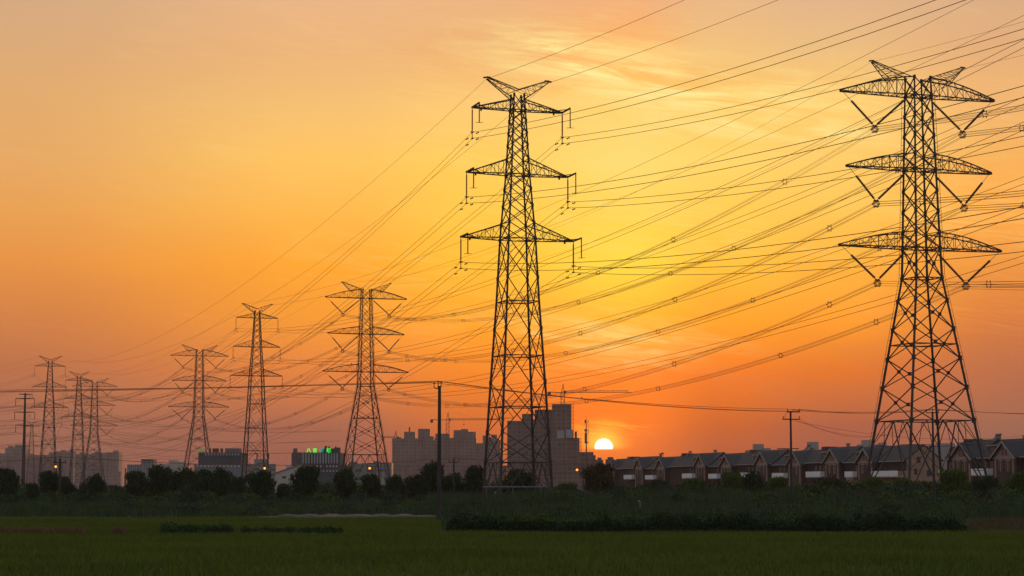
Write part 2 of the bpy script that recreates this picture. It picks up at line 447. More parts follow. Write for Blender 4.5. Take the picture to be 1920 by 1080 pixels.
def ribbed(mb, a, b, r, n, k=6):
    a = Vector(a); b = Vector(b); pts = []; rad = []
    for i in range(n):
        for t, q in ((0.0, .55), (.3, 1), (.62, 1), (.9, .55)):
            pts.append(a.lerp(b, (i + t) / n)); rad.append(r * q)
    mb.tube(pts, rad, k)
    return mb
def hexring(mb, c, ax, r, w, tick=0.12):
    """star-shaped spacer round a bundle whose axis is ax"""
    ax = Vector(ax).normalized(); u = ax.cross(Vector((0, 0, 1))).normalized(); v = u.cross(ax)
    P = [Vector(c) + (u * math.cos(math.pi / 3 * i) + v * math.sin(math.pi / 3 * i)) * r for i in range(6)]
    Q = [Vector(c) + (u * math.cos(math.pi / 3 * i) + v * math.sin(math.pi / 3 * i)) * (r + tick) for i in range(6)]
    for i in range(6):
        mb.bar(P[i], P[(i + 1) % 6], w); mb.bar(P[i], Q[i], w * 1.3)
    return mb

# ---- the V-insulator pylon (six-wire bundles)
A_TAB = [(0, 15.6), (13.3, 11.8), (26.5, 8.06), (37.5, 4.9), (42.6, 4.6), (56.1, 3.95), (68.9, 3.3), (72.0, 3.1)]
A_LEV = [(0.5, 13.3, 'K'), (13.3, 18.9, 'XP'), (18.9, 23.8, 'XP'), (23.8, 28.8, 'XP'), (28.8, 33.7, 'XP'), (33.7, 37.5, 'X'),
         (37.5, 42.6, 'XP'), (42.6, 45.3, 'X'), (45.3, 48.9, 'X'), (48.9, 52.5, 'X'), (52.5, 56.1, 'X'), (56.1, 58.6, 'X'),
         (58.6, 62.0, 'X'), (62.0, 65.5, 'X'), (65.5, 68.9, 'X'), (68.9, 72.0, 'X')]
A_ARMS = [(68.9, 72.0, 14.8, 'upper'), (56.1, 58.7, 13.9, 'middle'), (42.6, 45.3, 15.5, 'lower')]
VX, VD = 8.5, 5.7
def make_A():
    root = empty('lattice_pylon', (0, 0, 0))
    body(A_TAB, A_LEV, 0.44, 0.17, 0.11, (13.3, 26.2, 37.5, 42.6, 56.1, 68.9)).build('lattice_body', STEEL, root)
    ld = MB()
    for z0, z1 in zip([q[0] for q in A_TAB], [q[0] for q in A_TAB[1:]]):
        for i_ in (1, 3):
            sg_ = 1 if i_ == 1 else -1
            a = corner(A_TAB, i_, z0) + Vector((.45 * sg_, -.2 * sg_, 0)); b = corner(A_TAB, i_, z1) + Vector((.45 * sg_, -.2 * sg_, 0))
            ld.bar(a, b, .06)
            n = int((z1 - z0) / 1.2)
            for k in range(n):
                p = a.lerp(b, (k + .5) / n); ld.bar(p, p - Vector((.45 * sg_, -.2 * sg_, 0)), .06)
    ld.build('ladder', STEEL, root)
    for i in range(4):
        p = corner(A_TAB, i, 0)
        MB().box(p.x - .7, p.x + .7, p.y - .7, p.y + .7, -.3, .7).build('footing', CONCL, root)
    for zb, zt, L_, nm in A_ARMS:
        for s in (-1, 1):
            arm = crossarm(s, A_TAB, zb, zt, L_, 0.20, 0.085, n=8, hump=.2).build('crossarm', STEEL, root)
            wb = interp(A_TAB, zb) / 2
            ap = Vector((s * VX, 0, zb - VD))
            for a in (Vector((s * (L_ - .4), 0, zb - .1)), Vector((s * (wb + .2), 0, zb - .1))):
                m = MB(); d = (ap - a)
                long_ = abs(a.x) > VX
                t0 = .26 if long_ else .14
                m.bar(a, a + d * t0, .07)
                ribbed(m, a + d * t0, a + d * .93, .22, 22)
                m.bar(a + d * .93, ap, .1)
                m.build('insulator_string', PORC, arm)
            y = MB().bar(ap + Vector((-.45, 0, .12)), ap + Vector((.45, 0, .12)), .18)
            y.bar(ap + Vector((0, 0, .1)), ap + Vector((0, 0, -.35)), .14)
            hexring(y, ap + Vector((0, 0, -.5)), (0, 1, 0), .50, .11, .22)
            for q in (-1, 1): hexring(y, ap + Vector((0, q * .4, -.5)), (0, 1, 0), .50, .08, .12)
            y.build('yoke_plate', STEEL, arm)
    for s in (-1, 1):
        horn(s, (8.9, 74.5), (1.5, 72.0), (5.3, 70.9), 1.0, .14, .065, 5).build('ground_wire_peak', STEEL, root)
    return root
# ---- the slender pylon (twin-wire phases on hanging strings)
B_TAB = [(0, 7.1), (5.4, 6.6), (12.7, 5.86), (26.1, 4.36), (34.25, 3.65), (42.7, 2.45), (51.2, 1.6), (53.2, 1.4)]
B_LEV = [(0.3, 5.4, 'K'), (5.4, 9.3, 'XX'), (9.3, 15.7, 'XX'), (15.7, 22.6, 'XX'), (22.6, 29.2, 'XX'), (29.2, 34.25, 'XX'),
         (34.25, 36.3, 'X'), (36.3, 38.6, 'X'), (38.6, 40.8, 'X'), (40.8, 42.7, 'X'), (42.7, 44.8, 'X'), (44.8, 46.6, 'X'), (46.6, 48.2, 'X'),
         (48.2, 49.8, 'X'), (49.8, 51.2, 'X'), (51.2, 53.2, 'X')]
B_ARMS = [(51.2, 52.6, 6.2, 'upper'), (42.7, 44.8, 6.95, 'middle'), (34.25, 36.3, 7.7, 'lower')]
SD1, SD2 = 3.25, 4.05
def make_B(near=True):
    root = empty('lattice_pylon', (0, 0, 0))
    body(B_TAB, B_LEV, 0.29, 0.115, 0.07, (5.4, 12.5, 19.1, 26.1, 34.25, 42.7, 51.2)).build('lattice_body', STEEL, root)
    for i in range(4):
        p = corner(B_TAB, i, 0)
        MB().box(p.x - .5, p.x + .5, p.y - .5, p.y + .5, -.3, .5).build('footing', CONCL, root)
    for zb, zt, L_, nm in B_ARMS:
        for s in (-1, 1):
            am = crossarm(s, B_TAB, zb, zt, L_ - .25, .14, .06, n=5, hump=0.0, tipw=.22, tiph=.12)
            if near:
                am.bar((s * L_, 0.2, zb + .05), (s * L_, -3.0, zb + .12), .2)
                am.bar((s * (L_ - 1.6), -.5, zb + .05), (s * L_, -2.3, zb + .1), .1)
                am.bar((s * (L_ - 1.2), 0, zb - .35), (s * (L_ - 1.2), 0, zb), .22)
            arm = am.build('crossarm', STEEL, root)
            for q in (-.11, .11):
                m = MB(); m.bar((s * L_, q, zb - .05), (s * L_, q, zb - .35), .05)
                ribbed(m, (s * L_, q, zb - .35), (s * L_, q, zb - SD1 + .2), .065, 16)
                m.bar((s * L_, q, zb - SD1 + .2), (s * L_, q, zb - SD2), .05)
                m.build('insulator_string', PORCL, arm)
            for dz in (SD1, SD2):
                c = MB().bar((s * L_, -.32, zb - dz), (s * L_, .32, zb - dz), .17)
                if dz == SD1: c.bar((s * L_ - .3, 0, zb - SD1 + .1), (s * L_ + .3, 0, zb - SD1 + .1), .07)
                c.build('cable_clamp', STEEL, arm)
            if near:
                m = MB(); ribbed(m, (s * L_, -3.0, zb + .1), (s * L_, -3.0, zb - 2.5), .09, 12)
                m.bar((s * L_ - .5, -3.0, zb - 2.5), (s * L_ + .5, -3.0, zb - 2.45), .06)
                m.build('surge_arrester', PORC, arm)
    for s in (-1, 1):
        horn(s, (4.25, 55.3), (0.0, 53.9), (.75, 52.6), .55, .12, .055, 4).build('ground_wire_peak', STEEL, root)
    return root

LINE = R(18.6)
# position (X, Y) from the picture column of the top and the height of its tips
def tower_xy(px, ytip, z):
    Y = (z - CZ) / tanel(ytip); return ((px - 960) / F * (Y * math.cos(PITCH) + (z - CZ) * math.sin(PITCH)), Y)
A_POS = [(1720.5, 120.5), (687, 530), (374.5, 647), (178, 709)]
B_POS = {'centre': (970.5, 149), 'second': (482.5, 570), 'leftmost': (94.5, 668), 'far': (148.6, 697), 'tiny': (60, 790)}
protoA = make_A(); towA = []
A_POS_XY = [tower_xy(p_, y_, 74.5) for p_, y_ in A_POS]
labA = ['huge dark lattice pylon with V-shaped insulators rising in front of the row houses',
        'lattice pylon with V-shaped insulators rising right of the building with the green rooftop sign',
        'lattice pylon with V-shaped insulators standing behind the left end of the grey slab building',
        'faint distant lattice pylon with V-shaped insulators, overlapping a slimmer pylon at far left']
for i, (p, y) in enumerate(A_POS):
    o = protoA if i == 0 else copy_tree(protoA)
    X, Y = tower_xy(p, y, 74.5)
    o.location = (X, Y, 0); o.rotation_euler = (0, 0, LINE)
    tag(o, labA[i], 'pylon', 'lattice pylons of the V-insulator line'); towA.append(o)
protoB = make_B(True); protoB2 = make_B(False); towB = {}
labB = {'centre': 'tallest central lattice pylon with paired hanging insulators, in front of the stepped high-rise',
        'second': 'slender lattice pylon with hanging insulators between the two dark commercial buildings',
        'leftmost': 'slender hazy lattice pylon with Y-shaped peaks rising just right of the steel monopole',
        'far': 'slender distant lattice pylon overlapping the V-insulator pylon above the left housing blocks',
        'tiny': 'tiny faint lattice pylon seen low behind the steel monopole at far left'}
for k, (p, y) in B_POS.items():
    o = protoB if k == 'centre' else (protoB2 if k == 'second' else copy_tree(protoB2))
    X, Y = tower_xy(p, y, 55.3)
    o.location = (X, Y, 0); o.rotation_euler = (0, 0, LINE)
    tag(o, labB[k], 'pylon', 'slender lattice pylons with hanging insulators'); towB[k] = o
bpy.context.view_layer.update()

# ------------------------------------------------------------------ conductors
def wpt(o, x, y, z):
    c, s = math.cos(LINE), math.sin(LINE)
    return Vector((o[0] + x * c - y * s, o[1] + x * s + y * c, z))
def sagpath(a, b, sag, n=40, t0=0.0, t1=1.0):
    P = []
    for i in range(n + 1):
        t = t0 + (t1 - t0) * i / n
        p = a.lerp(b, t); p.z -= 4 * sag * t * (1 - t); P.append(p)
    return P
def bundle(a, b, sag, offs, r, label, group, spacers=0, dampers=False, srad=.44):
    root = empty('power_line', a); tag(root, label, 'power line', group)
    d = (b - a); ax = Vector((d.x, d.y, 0)).normalized(); u = ax.cross(Vector((0, 0, 1)))
    for ox, oz in offs:
        P = [p - a + u * ox + Vector((0, 0, oz)) for p in sagpath(a, b, sag)]
        MB().tube(P, r).build('cable', WIRE, root)
    for i in range(spacers):
        t = (i + .5) / spacers + random.uniform(-.03, .03)
        p = a.lerp(b, t); p.z -= 4 * sag * t * (1 - t)
        hexring(MB(), p - a, ax, srad, .085, .24).build('spacer', STEEL, root)
    if dampers:
        for ox, oz in offs:
            for e, t in ((0, 2.2 / d.length), (1, 1 - 2.2 / d.length)):
                p = a.lerp(b, t); p.z -= 4 * sag * t * (1 - t) - oz; p -= a; p += u * ox - Vector((0, 0, .18))
                m = MB().bar(p - ax * .35, p + ax * .35, .05); m.bar(p - ax * .42, p - ax * .22, .16); m.bar(p + ax * .22, p + ax * .42, .16)
                m.build('damper', STEEL, root)
    return root
HEX = [(math.cos(math.pi / 3 * i) * .44, math.sin(math.pi / 3 * i) * .44) for i in range(6)]
TWIN = [(0, 0), (0, -(SD2 - SD1))]
xyA = [(o.location.x, o.location.y) for o in towA]
dA = (math.sin(LINE), -math.cos(LINE))
A0 = (xyA[0][0] + dA[0] * 352, xyA[0][1] + dA[1] * 352)
A5 = (-560, 1560)
nodesA = [A0] + xyA + [A5]
namesA = ['the right frame edge', 'huge right pylon', 'pylon by green sign', 'pylon behind grey slab', 'faint far pylon', 'the left frame edge']
for k in range(len(nodesA) - 1):
    p, q = nodesA[k], nodesA[k + 1]
    ln = math.hypot(p[0] - q[0], p[1] - q[1])
    for zb, zt, L_, nm in A_ARMS:
        for s in (-1, 1):
            a, b = wpt(p, s * VX, 0, zb - VD - .5), wpt(q, s * VX, 0, zb - VD - .5)
            side = 'left' if s < 0 else 'right'
            bundle(a, b, 9.6 * (ln / 350) ** 2, HEX, .025, f'{nm} {side} six-wire bundle from {namesA[k]} to {namesA[k+1]}',
                   'six-wire bundles of the V-insulator line', 7)
    for s in (-1, 1):
        a, b = wpt(p, s * 8.9, 0, 74.3), wpt(q, s * 8.9, 0, 74.3)
        o = MB().tube([v - a for v in sagpath(a, b, 7 * (ln / 350) ** 2)], .022).build('ground_wire', WIRE, None, a)
        tag(o, f'thin {"left" if s < 0 else "right"} ground wire from {namesA[k]} to {namesA[k+1]}', 'ground wire', 'thin ground wires on the pylon tops')
xb = {k: (o.location.x, o.location.y) for k, o in towB.items()}
B0 = (xb['centre'][0] + dA[0] * 350, xb['centre'][1] + dA[1] * 350)
B20 = (xb['second'][0] + dA[0] * 430, xb['second'][1] + dA[1] * 430)
spansB = [(B0, xb['centre'], 10.5, 'the top frame edge', 'tall central pylon'),
          (xb['centre'], xb['leftmost'], 20.5, 'tall central pylon', 'leftmost slender pylon'),
          (xb['leftmost'], (-430, 1150), 10, 'leftmost slender pylon', 'the left frame edge'),
          (B20, xb['second'], 9.1, 'the right frame edge', 'second slender pylon'),
          (xb['second'], xb['far'], 11, 'second slender pylon', 'overlapped distant pylon'),
          (xb['far'], xb['tiny'], 20, 'overlapped distant pylon', 'tiny faint pylon')]
for p, q, sg, n0, n1 in spansB:
    for zb, zt, L_, nm in B_ARMS:
        for s in (-1, 1):
            a, b = wpt(p, s * L_, 0, zb - SD1), wpt(q, s * L_, 0, zb - SD1)
            bundle(a, b, sg, TWIN, .030, f'{nm} {"left" if s < 0 else "right"} cable pair from {n0} to {n1}', 'twin cables of the slender pylons', 0, True)
    for s in (-1, 1):
        a, b = wpt(p, s * 4.25, 0, 55.1), wpt(q, s * 4.25, 0, 55.1)
        o = MB().tube([v - a for v in sagpath(a, b, sg * .7)], .024).build('ground_wire', WIRE, None, a)
        tag(o, f'thin {"left" if s < 0 else "right"} ground wire from {n0} to {n1}', 'ground wire', 'thin ground wires on the pylon tops')

# ------------------------------------------------------------------ steel monopole far left
def monopole():
    Y = 735.; zt = zat(738.6, Y); X = xat(46, Y, 25)
    root = tag(empty('steel_monopole', (X, Y, 0), R(8)), 'slim tubular steel power pole with stacked crossarms, at far left among the pylons', 'power pole')
    MB().bar((0, 0, 0), (0, 0, zt + .3), 1.5, .6, 10).build('shaft', STEEL, root)
    pts = []
    for y, hw in ((739.5, 2.3), (747.5, 3.3), (773, 3.6), (797.5, 3.1)):
        z = zat(y, Y); hw *= 1.0
        arm = MB().bar((-hw, 0, z + .1), (0, 0, z), .25, .45).bar((0, 0, z), (hw, 0, z + .1), .45, .25).build('crossarm', STEEL, root)
        if y > 740:
            for s in (-1, 1):
                ribbed(MB(), (s * hw, 0, z), (s * hw, 0, z - 2.6), .13, 10).build('insulator_string', PORC, arm)
                pts.append(Vector((X + s * hw, Y, z - 2.6)))
    return pts
for i, p in enumerate(monopole()):
    nm = ['upper', 'middle', 'lower'][i // 2] + (' left', ' right')[i % 2]
    q = p + Vector((-75, -120, 2)); 
    for a, b, w in ((p, q, 'to the left frame edge'), (p, p + Vector((90, 260, -2)), 'away behind the pylons')):
        o = MB().tube([v - p for v in sagpath(a, b, 4)], .05).build('power_line', WIRE, None, p)
        tag(o, f'{nm} cable from the monopole {w}', 'power line', 'single cables of the steel monopole')

# ------------------------------------------------------------------ wooden / concrete distribution poles
def pin(mb, x, y, z, h=.28):
    mb.bar((x, y, z), (x, y, z + h * .5), .05); mb.bar((x, y, z + h * .45), (x, y, z + h), .15, .10, 6)
Y1 = 140.; X1 = xat(823.5, Y1); ZT1 = zat(716, Y1)
p1 = tag(empty('utility_pole', (X1, Y1, 0)), 'tall dark concrete pole with a hooked three-insulator head, standing at the corner of the hedge', 'utility pole', 'wires and poles along the field')
MB().bar((0, 0, 0), (0, 0, ZT1 - .28), .32, .21, 10).build('shaft', CONC, p1)
b_ = MB().tube([(-.38, 0, ZT1 - .22), (-.38, 0, ZT1 - .38), (-.28, 0, ZT1 - .47), (-.1, 0, ZT1 - .45)], .035, 5)
b_.bar((-.1, 0, ZT1 - .5), (-.1, 0, ZT1 - .1), .07).bar((.1, 0, ZT1 - .35), (.12, 0, ZT1 - .15), .07)
b_.build('bracket', STEEL, p1)
INS1 = [(-.38, ZT1 - .22), (-.1, ZT1 - .10), (.12, ZT1 - .15)]
for x, z in INS1:
    m = MB(); pin(m, x, 0, z, .17); m.build('insulator', PORC, p1)
Y2 = 204.; X2 = xat(1484, Y2); ZT2 = zat(771, Y2)
p2 = tag(empty('utility_pole', (X2, Y2, 0)), 'dark pole with two crossarms rising from the undergrowth before the middle of the row houses', 'utility pole', 'wires and poles along the field')
MB().bar((0, 0, 0), (0, 0, ZT2), .28, .19, 10).build('shaft', CONC, p2)
for z, x0, x1 in ((ZT2 - .08, -.4, .95), (ZT2 - .82, -.85, .95)):
    arm = MB().bar((x0, -.16, z), (x1, -.16, z), .12).build('crossarm', STEEL, p2)
    for x in (x0 + .1, x1 - .1):
        m = MB(); pin(m, x, -.16, z + .05, .25); m.build('insulator', PORC, arm)
MB().tube([(.1, -.16, ZT2), (.3, -.2, ZT2 + .2), (.75, -.2, ZT2 + .1), (.95, -.2, ZT2 - .1)], .02).tube([(-.4, -.2, ZT2 - .1), (-.6, -.2, ZT2 - .4), (-.55, -.2, ZT2 - .8)], .02).build('jumper_wire', WIRE, p2)
Y3 = 196.; X3 = xat(1751, Y3); ZT3 = zat(772, Y3)
p3 = tag(empty('utility_pole', (X3, Y3, 0)), 'dark pole with a small three-pin head, standing in front of the huge right pylon legs', 'utility pole', 'wires and poles along the field')
MB().bar((0, 0, 0), (0, 0, ZT3), .28, .19, 10).build('shaft', CONC, p3)
MB().bar((-.62, 0, ZT3 - .1), (.62, 0, ZT3 - .1), .1).build('crossarm', STEEL, p3)
for x in (-.6, 0, .6):
    m = MB(); pin(m, x, 0, ZT3 + (.0 if x == 0 else -.05), .3); m.build('insulator', PORC, p3)
XL, YL = xat(-260, 176.), 176.; ZL = zat(732, 176)
XR, YR = xat(2150, 190.), 190.; ZR = zat(779, 190)
def single(a, b, sag, label, r=.022, group='wires and poles along the field', name='power_line'):
    o = MB().tube([v - a for v in sagpath(a, b, sag, 28)], r).build(name, WIRE, None, a)
    return tag(o, label, 'power line', group)
def V(*a): return Vector(a)
ins1 = [V(X1 + x, Y1, z + .16) for x, z in INS1]
nmz = ['first', 'middle', 'last']
for i, (dzl) in enumerate((0.0, .18, .22)):
    single(V(XL, YL + i * .5, ZL - dzl), ins1[i], .15, f'{nmz[i]} of three low wires from the left edge to the hooked pole', .018)
t2 = [V(X2 - .3, Y2 - .16, ZT2 + .22), V(X2 + .1, Y2 - .16, ZT2 + .12), V(X2 + .85, Y2 - .16, ZT2 + .22)]
for i in range(3):
    single(ins1[i], t2[i] - V(0, 0, .12 * i), .42 + .06 * i, f'{nmz[i]} of three wires from the hooked pole to the pole with two crossarms', .018)
t3 = [V(X3 + x, Y3, ZT3 + .22) for x in (-.6, 0, .6)]
for i in range(3):
    single(t2[i], t3[i], .3 + .05 * i, f'{nmz[i]} of three wires from the two-crossarm pole to the three-pin pole', .018)
    single(t3[i], V(XR, YR + i * .4, ZR - .05 * i), .15, f'{nmz[i]} of three wires from the three-pin pole to the right edge', .018)
for i, (ye, pe, dd) in enumerate(((806, 1690, 236.), (803, 1720, 236.), (812, 1960, 240.))):
    single(V(X2 + (.85, .3, -.5)[i], Y2, ZT2 - .8), V(xat(pe, dd), dd, zat(ye, dd)), 1.3, f'{nmz[i]} of three slack wires sagging right from the lower crossarm', .014)
# small poles with a low wire in the trees at left
def small_pole(px, ytop, Y, label):
    X = xat(px, Y); z = zat(ytop, Y)
    r = tag(empty('utility_pole', (X, Y, 0)), label, 'utility pole', 'small poles among the trees')
    MB().bar((0, 0, 0), (0, 0, z), .26, .2, 8).build('shaft', CONC, r)
    a = MB().bar((-.65, -.12, z - .38), (.62, -.12, z - .38), .1).build('crossarm', STEEL, r)
    for x in (-.55, .55):
        m = MB(); pin(m, x, -.12, z - .34, .2); m.build('insulator', PORC, a)
    m = MB(); pin(m, 0, 0, z - .02, .22); m.build('insulator', PORC, r)
    return V(X, Y, z + .2)
q1 = small_pole(112, 860, 195., 'short dark pole with one crossarm beside the orange lamp at far left')
q2 = small_pole(851, 861, 255., 'short dark pole with one crossarm poking above the trees before the construction blocks')
q0 = V(xat(-200, 190.), 190., zat(866, 190)); q3 = V(xat(1180, 300.), 300., zat(872, 300))
for a, b, w in ((q0, q1, 'from the left frame edge to the short pole by the orange lamp'), (q1, q2, 'between the two short poles, before the dark buildings'), (q2, q3, 'from the short pole across the stepped high-rise')):
    single(a, b, .9 if w[0] == 'b' else .35, 'low thin wire ' + w, .026, 'low wire behind the trees')

# ------------------------------------------------------------------ street lamps
LAMP = mat('lamp_glow', (1, .5, .1, 1), emit=(1.0, 0.20, 0.015, 1), estr=3.5)
for px, y, Y, lb in ((104, 875, 420., 'lit orange street lamp beside the short pole at far left'), (496, 878, 430., 'lit orange street lamp at the foot of the second slender pylon'),
                 (693, 878, 430., 'lit orange street lamp right of the green-sign building'), (1082, 881, 420., 'lit orange street lamp below the antenna mast')):
    X = xat(px, Y); z = zat(y, Y)
    r = tag(empty('street_lamp', (X + 1.3, Y, 0)), lb, 'street lamp', 'lit street lamps')
    MB().bar((0, 0, 0), (0, 0, z + .3), .2, .12, 8).build('lamp_post', STEEL, r)
    MB().bar((0, 0, z + .3), (-1.3, 0, z + .35), .09).build('arm', STEEL, r)
    h = MB().box(-1.65, -1.0, -.18, .18, z + .22, z + .4).build('lamp_head', STEEL, r)
    MB().ball((-1.3, -.05, z), .24).build('bulb', LAMP, h)

# ------------------------------------------------------------------ buildings
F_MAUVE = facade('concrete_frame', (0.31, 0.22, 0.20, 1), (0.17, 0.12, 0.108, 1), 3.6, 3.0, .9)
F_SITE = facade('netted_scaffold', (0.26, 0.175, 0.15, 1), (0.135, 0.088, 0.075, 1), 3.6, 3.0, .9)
F_GREY = facade('grey_panels', (0.15, 0.16, 0.17, 1), (0.07, 0.085, 0.1, 1), 2.4, 60, .6)
F_LOW = facade('plain_render', (0.24, 0.23, 0.22, 1), (0.08, 0.08, 0.09, 1), 5, 3.5, 1.1)
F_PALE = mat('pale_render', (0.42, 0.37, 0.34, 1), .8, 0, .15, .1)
GREYW = mat('grey_wall', (0.16, 0.165, 0.175, 1), .7, 0, .2, .1)
DARKW = mat('dark_cladding', (0.065, 0.07, 0.08, 1), .6, 0, .15, .1)
LITE = mat('light_rib', (0.30, 0.31, 0.33, 1), .7, 0, .1, .2)
GLASS = mat('window_glass', (0.03, 0.035, 0.045, 1), .2, 0, .2, .3, spec=.5)
WGLASS = mat('pale_window', (0.45, 0.47, 0.5, 1), .3, 0, .1, .3, spec=.5)
WHITE = mat('white_paint', (0.72, 0.73, 0.75, 1), .6, 0, .08, .5)
def building(name, label, cat, Y, blocks, group=None, depth=16.):
    """blocks: (px0, px1, ytop, part name, material[, yoffset, depth, ybottom])"""
    px0 = min(b[0] for b in blocks)
    X0 = xat(px0, Y); root = tag(empty(name, (X0, Y, 0)), label, cat, group)
    for b in blocks:
        yo = b[5] if len(b) > 5 else 0; dp = b[6] if len(b) > 6 else depth
        Yf = Y + yo
        zb = zat(b[7], Yf) if len(b) > 7 else 0
        z = zat(b[2], Yf)
        MB().box(xat(b[0], Yf) - X0, xat(b[1], Yf) - X0, yo, yo + dp, zb, z).build(b[3], b[4], root)
    return root
G1 = 'hazy housing blocks on the left skyline'
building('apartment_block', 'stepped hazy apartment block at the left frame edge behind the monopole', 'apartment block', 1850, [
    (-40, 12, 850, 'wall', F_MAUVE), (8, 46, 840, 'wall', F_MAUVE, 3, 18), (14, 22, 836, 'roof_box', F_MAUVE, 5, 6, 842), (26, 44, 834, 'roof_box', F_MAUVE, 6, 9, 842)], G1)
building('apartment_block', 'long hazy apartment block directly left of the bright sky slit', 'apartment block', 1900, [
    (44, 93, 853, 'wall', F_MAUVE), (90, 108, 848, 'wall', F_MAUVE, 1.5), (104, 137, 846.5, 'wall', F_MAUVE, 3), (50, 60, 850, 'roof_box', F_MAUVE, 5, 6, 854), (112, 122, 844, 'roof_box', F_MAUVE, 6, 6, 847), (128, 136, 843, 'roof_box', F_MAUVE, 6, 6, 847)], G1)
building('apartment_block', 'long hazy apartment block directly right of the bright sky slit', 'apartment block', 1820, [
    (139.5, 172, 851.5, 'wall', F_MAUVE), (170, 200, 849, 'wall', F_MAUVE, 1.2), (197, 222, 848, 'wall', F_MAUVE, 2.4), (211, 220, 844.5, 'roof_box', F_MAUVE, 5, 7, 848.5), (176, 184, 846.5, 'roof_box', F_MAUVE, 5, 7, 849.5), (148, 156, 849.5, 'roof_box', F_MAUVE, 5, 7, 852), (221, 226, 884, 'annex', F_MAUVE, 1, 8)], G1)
building('chimney_stack', 'short dark chimney between the left blocks and the ribbed tower', 'chimney', 1300, [(233.5, 236, 878, 'shaft', DARKW), (233, 236.5, 895, 'plinth', DARKW, -1)], None, 1.2)
b = building('office_block', 'low ribbed office with a taller capped block, left of the long tree group', 'office building', 1150, [
    (238, 266, 871, 'wall', GREYW), (264, 286, 862.5, 'tower', GREYW, -1.5, 12), (263.3, 287, 861, 'roof_cap', DARKW, -2, 13, 862.6)], None, 12)
for i in range(7):
    MB().box(.6 + i * 1.15, 1.0 + i * 1.15, -.3, .02, 0, zat(872, 1150)).build('rib', LITE, b)
for i in range(4):
    x = xat(266.5 + i * 5, 1148.5) - xat(238, 1150)
    MB().box(x, x + .6, -1.8, -1.48, 0, zat(864, 1148)).build('rib', LITE, b)
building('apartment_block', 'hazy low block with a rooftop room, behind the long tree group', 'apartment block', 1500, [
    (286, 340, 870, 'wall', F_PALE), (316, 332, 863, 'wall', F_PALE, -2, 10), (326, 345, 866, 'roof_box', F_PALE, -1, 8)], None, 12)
# grey slab building with rooftop hoardings and a green sign disc
Yg = 900.
g = building('department_store', 'wide dark grey slab building with rooftop hoardings and a small green disc', 'store building', Yg, [
    (371, 451, 848.5, 'wall', DARKW, 0, 24), (364, 456, 871.5, 'podium', GREYW, -6, 36), (421, 448, 840.5, 'roof_box', GREYW, 6, 8, 848.4)], None)
GX = xat(364, Yg)
for i in range(12):
    x = xat(383.5 + i * 5.6, Yg) - GX
    MB().box(x, x + .7, -.25, .02, zat(854, Yg), zat(849.5, Yg)).build('window', LITE, g)
    x = xat(368 + i * 7.1, Yg - 6) - GX
    MB().box(x, x + .75, -6.2, -5.98, zat(875.5, Yg), zat(872.5, Yg)).build('window', WGLASS, g)
for p0, p1_ in ((396, 408), (411, 416), (390, 393.5)):
    MB().box(xat(p0, Yg) - GX, xat(p1_, Yg) - GX, 2, 2.6, zat(848, Yg), zat(840.5, Yg)).bar((xat(p0 + 1, Yg) - GX, 3.5, zat(849, Yg)), (xat(p0 + 1, Yg) - GX, 2.5, zat(842, Yg)), .2).build('hoarding', mat('rust_panel', (.16, .07, .05, 1), .8), g)
GREEN = mat('green_neon', (0, .5, .05, 1), emit=(0.0, 0.85, 0.05, 1), estr=1.5)
GREEND = mat('dim_green_neon', (0, .3, .05, 1), emit=(0.0, 0.22, 0.05, 1), estr=1.0)
TEAL = mat('teal_neon', (0, .2, .2, 1), emit=(0.0, 0.20, 0.19, 1), estr=1.3)
dsc = MB(); xs = xat(375.5, Yg) - GX; zs = zat(843.5, Yg)
ring = [(xs + math.cos(t) * .55, zs + math.sin(t) * .9) for t in [i * math.pi / 8 for i in range(16)]]
dsc.poly([(x, 1.0, z) for x, z in ring] + [(x, 1.3, z) for x, z in ring], [tuple(range(16)), tuple(reversed(range(16, 32)))] + [(i, i + 16, (i + 1) % 16 + 16, (i + 1) % 16) for i in range(16)])
dd_ = dsc.build('sign_disc', GREEND, g)
MB().bar((xs, 1.5, zat(849, Yg)), (xs, 1.5, zs), .25).build('post', STEEL, dd_)
# hazy works behind the second slender pylon
b = building('factory_building', 'hazy stepped building with a small rooftop crane, behind the second slender pylon', 'factory', 1250, [
    (458, 517, 870, 'wall', F_LOW), (476, 502, 861, 'wall', F_LOW, 4, 10), (500, 504, 850, 'shaft', DARKW, 6, 2, 861)], None, 14)
m = MB(); X_ = xat(479, 1250) - xat(458, 1250)
m.bar((X_, 6, zat(861, 1250)), (X_, 6, zat(851, 1250)), .8); m.bar((X_ - 2.5, 6, zat(851, 1250)), (X_ + 1, 6, zat(850, 1250)), .6)
m.build('crane', STEEL, b)
Ys = 700.; sx = xat(515, Ys)
b = tag(empty('shed', (sx, Ys, 0)), 'pale gabled shed with one dark window, left of the green-sign building', 'shed')
w = xat(560, Ys) - sx; ze, zr = zat(888, Ys), zat(872.5, Ys)
MB().poly([(0, 0, 0), (w, 0, 0), (w, 0, zr), (0, 0, ze), (0, 10, 0), (w, 10, 0), (w, 10, zr), (0, 10, ze)], [(0, 1, 2, 3), (7, 6, 5, 4), (0, 3, 7, 4), (1, 5, 6, 2)]).build('wall', F_PALE, b)
MB().poly([(-.4, -.3, ze - .1), (w, -.3, zr + .05), (w, 10.3, zr + .05), (-.4, 10.3, ze - .1), (-.4, -.3, ze + .2), (w, -.3, zr + .35), (w, 10.3, zr + .35), (-.4, 10.3, ze + .2)], [(3, 2, 1, 0), (4, 5, 6, 7), (0, 1, 5, 4), (1, 2, 6, 5), (2, 3, 7, 6), (3, 0, 4, 7)]).build('roof', GREYW, b)
MB().box(xat(529, Ys) - sx, xat(536, Ys) - sx, -.05, .1, zat(897, Ys), zat(893, Ys)).build('window', GLASS, b)
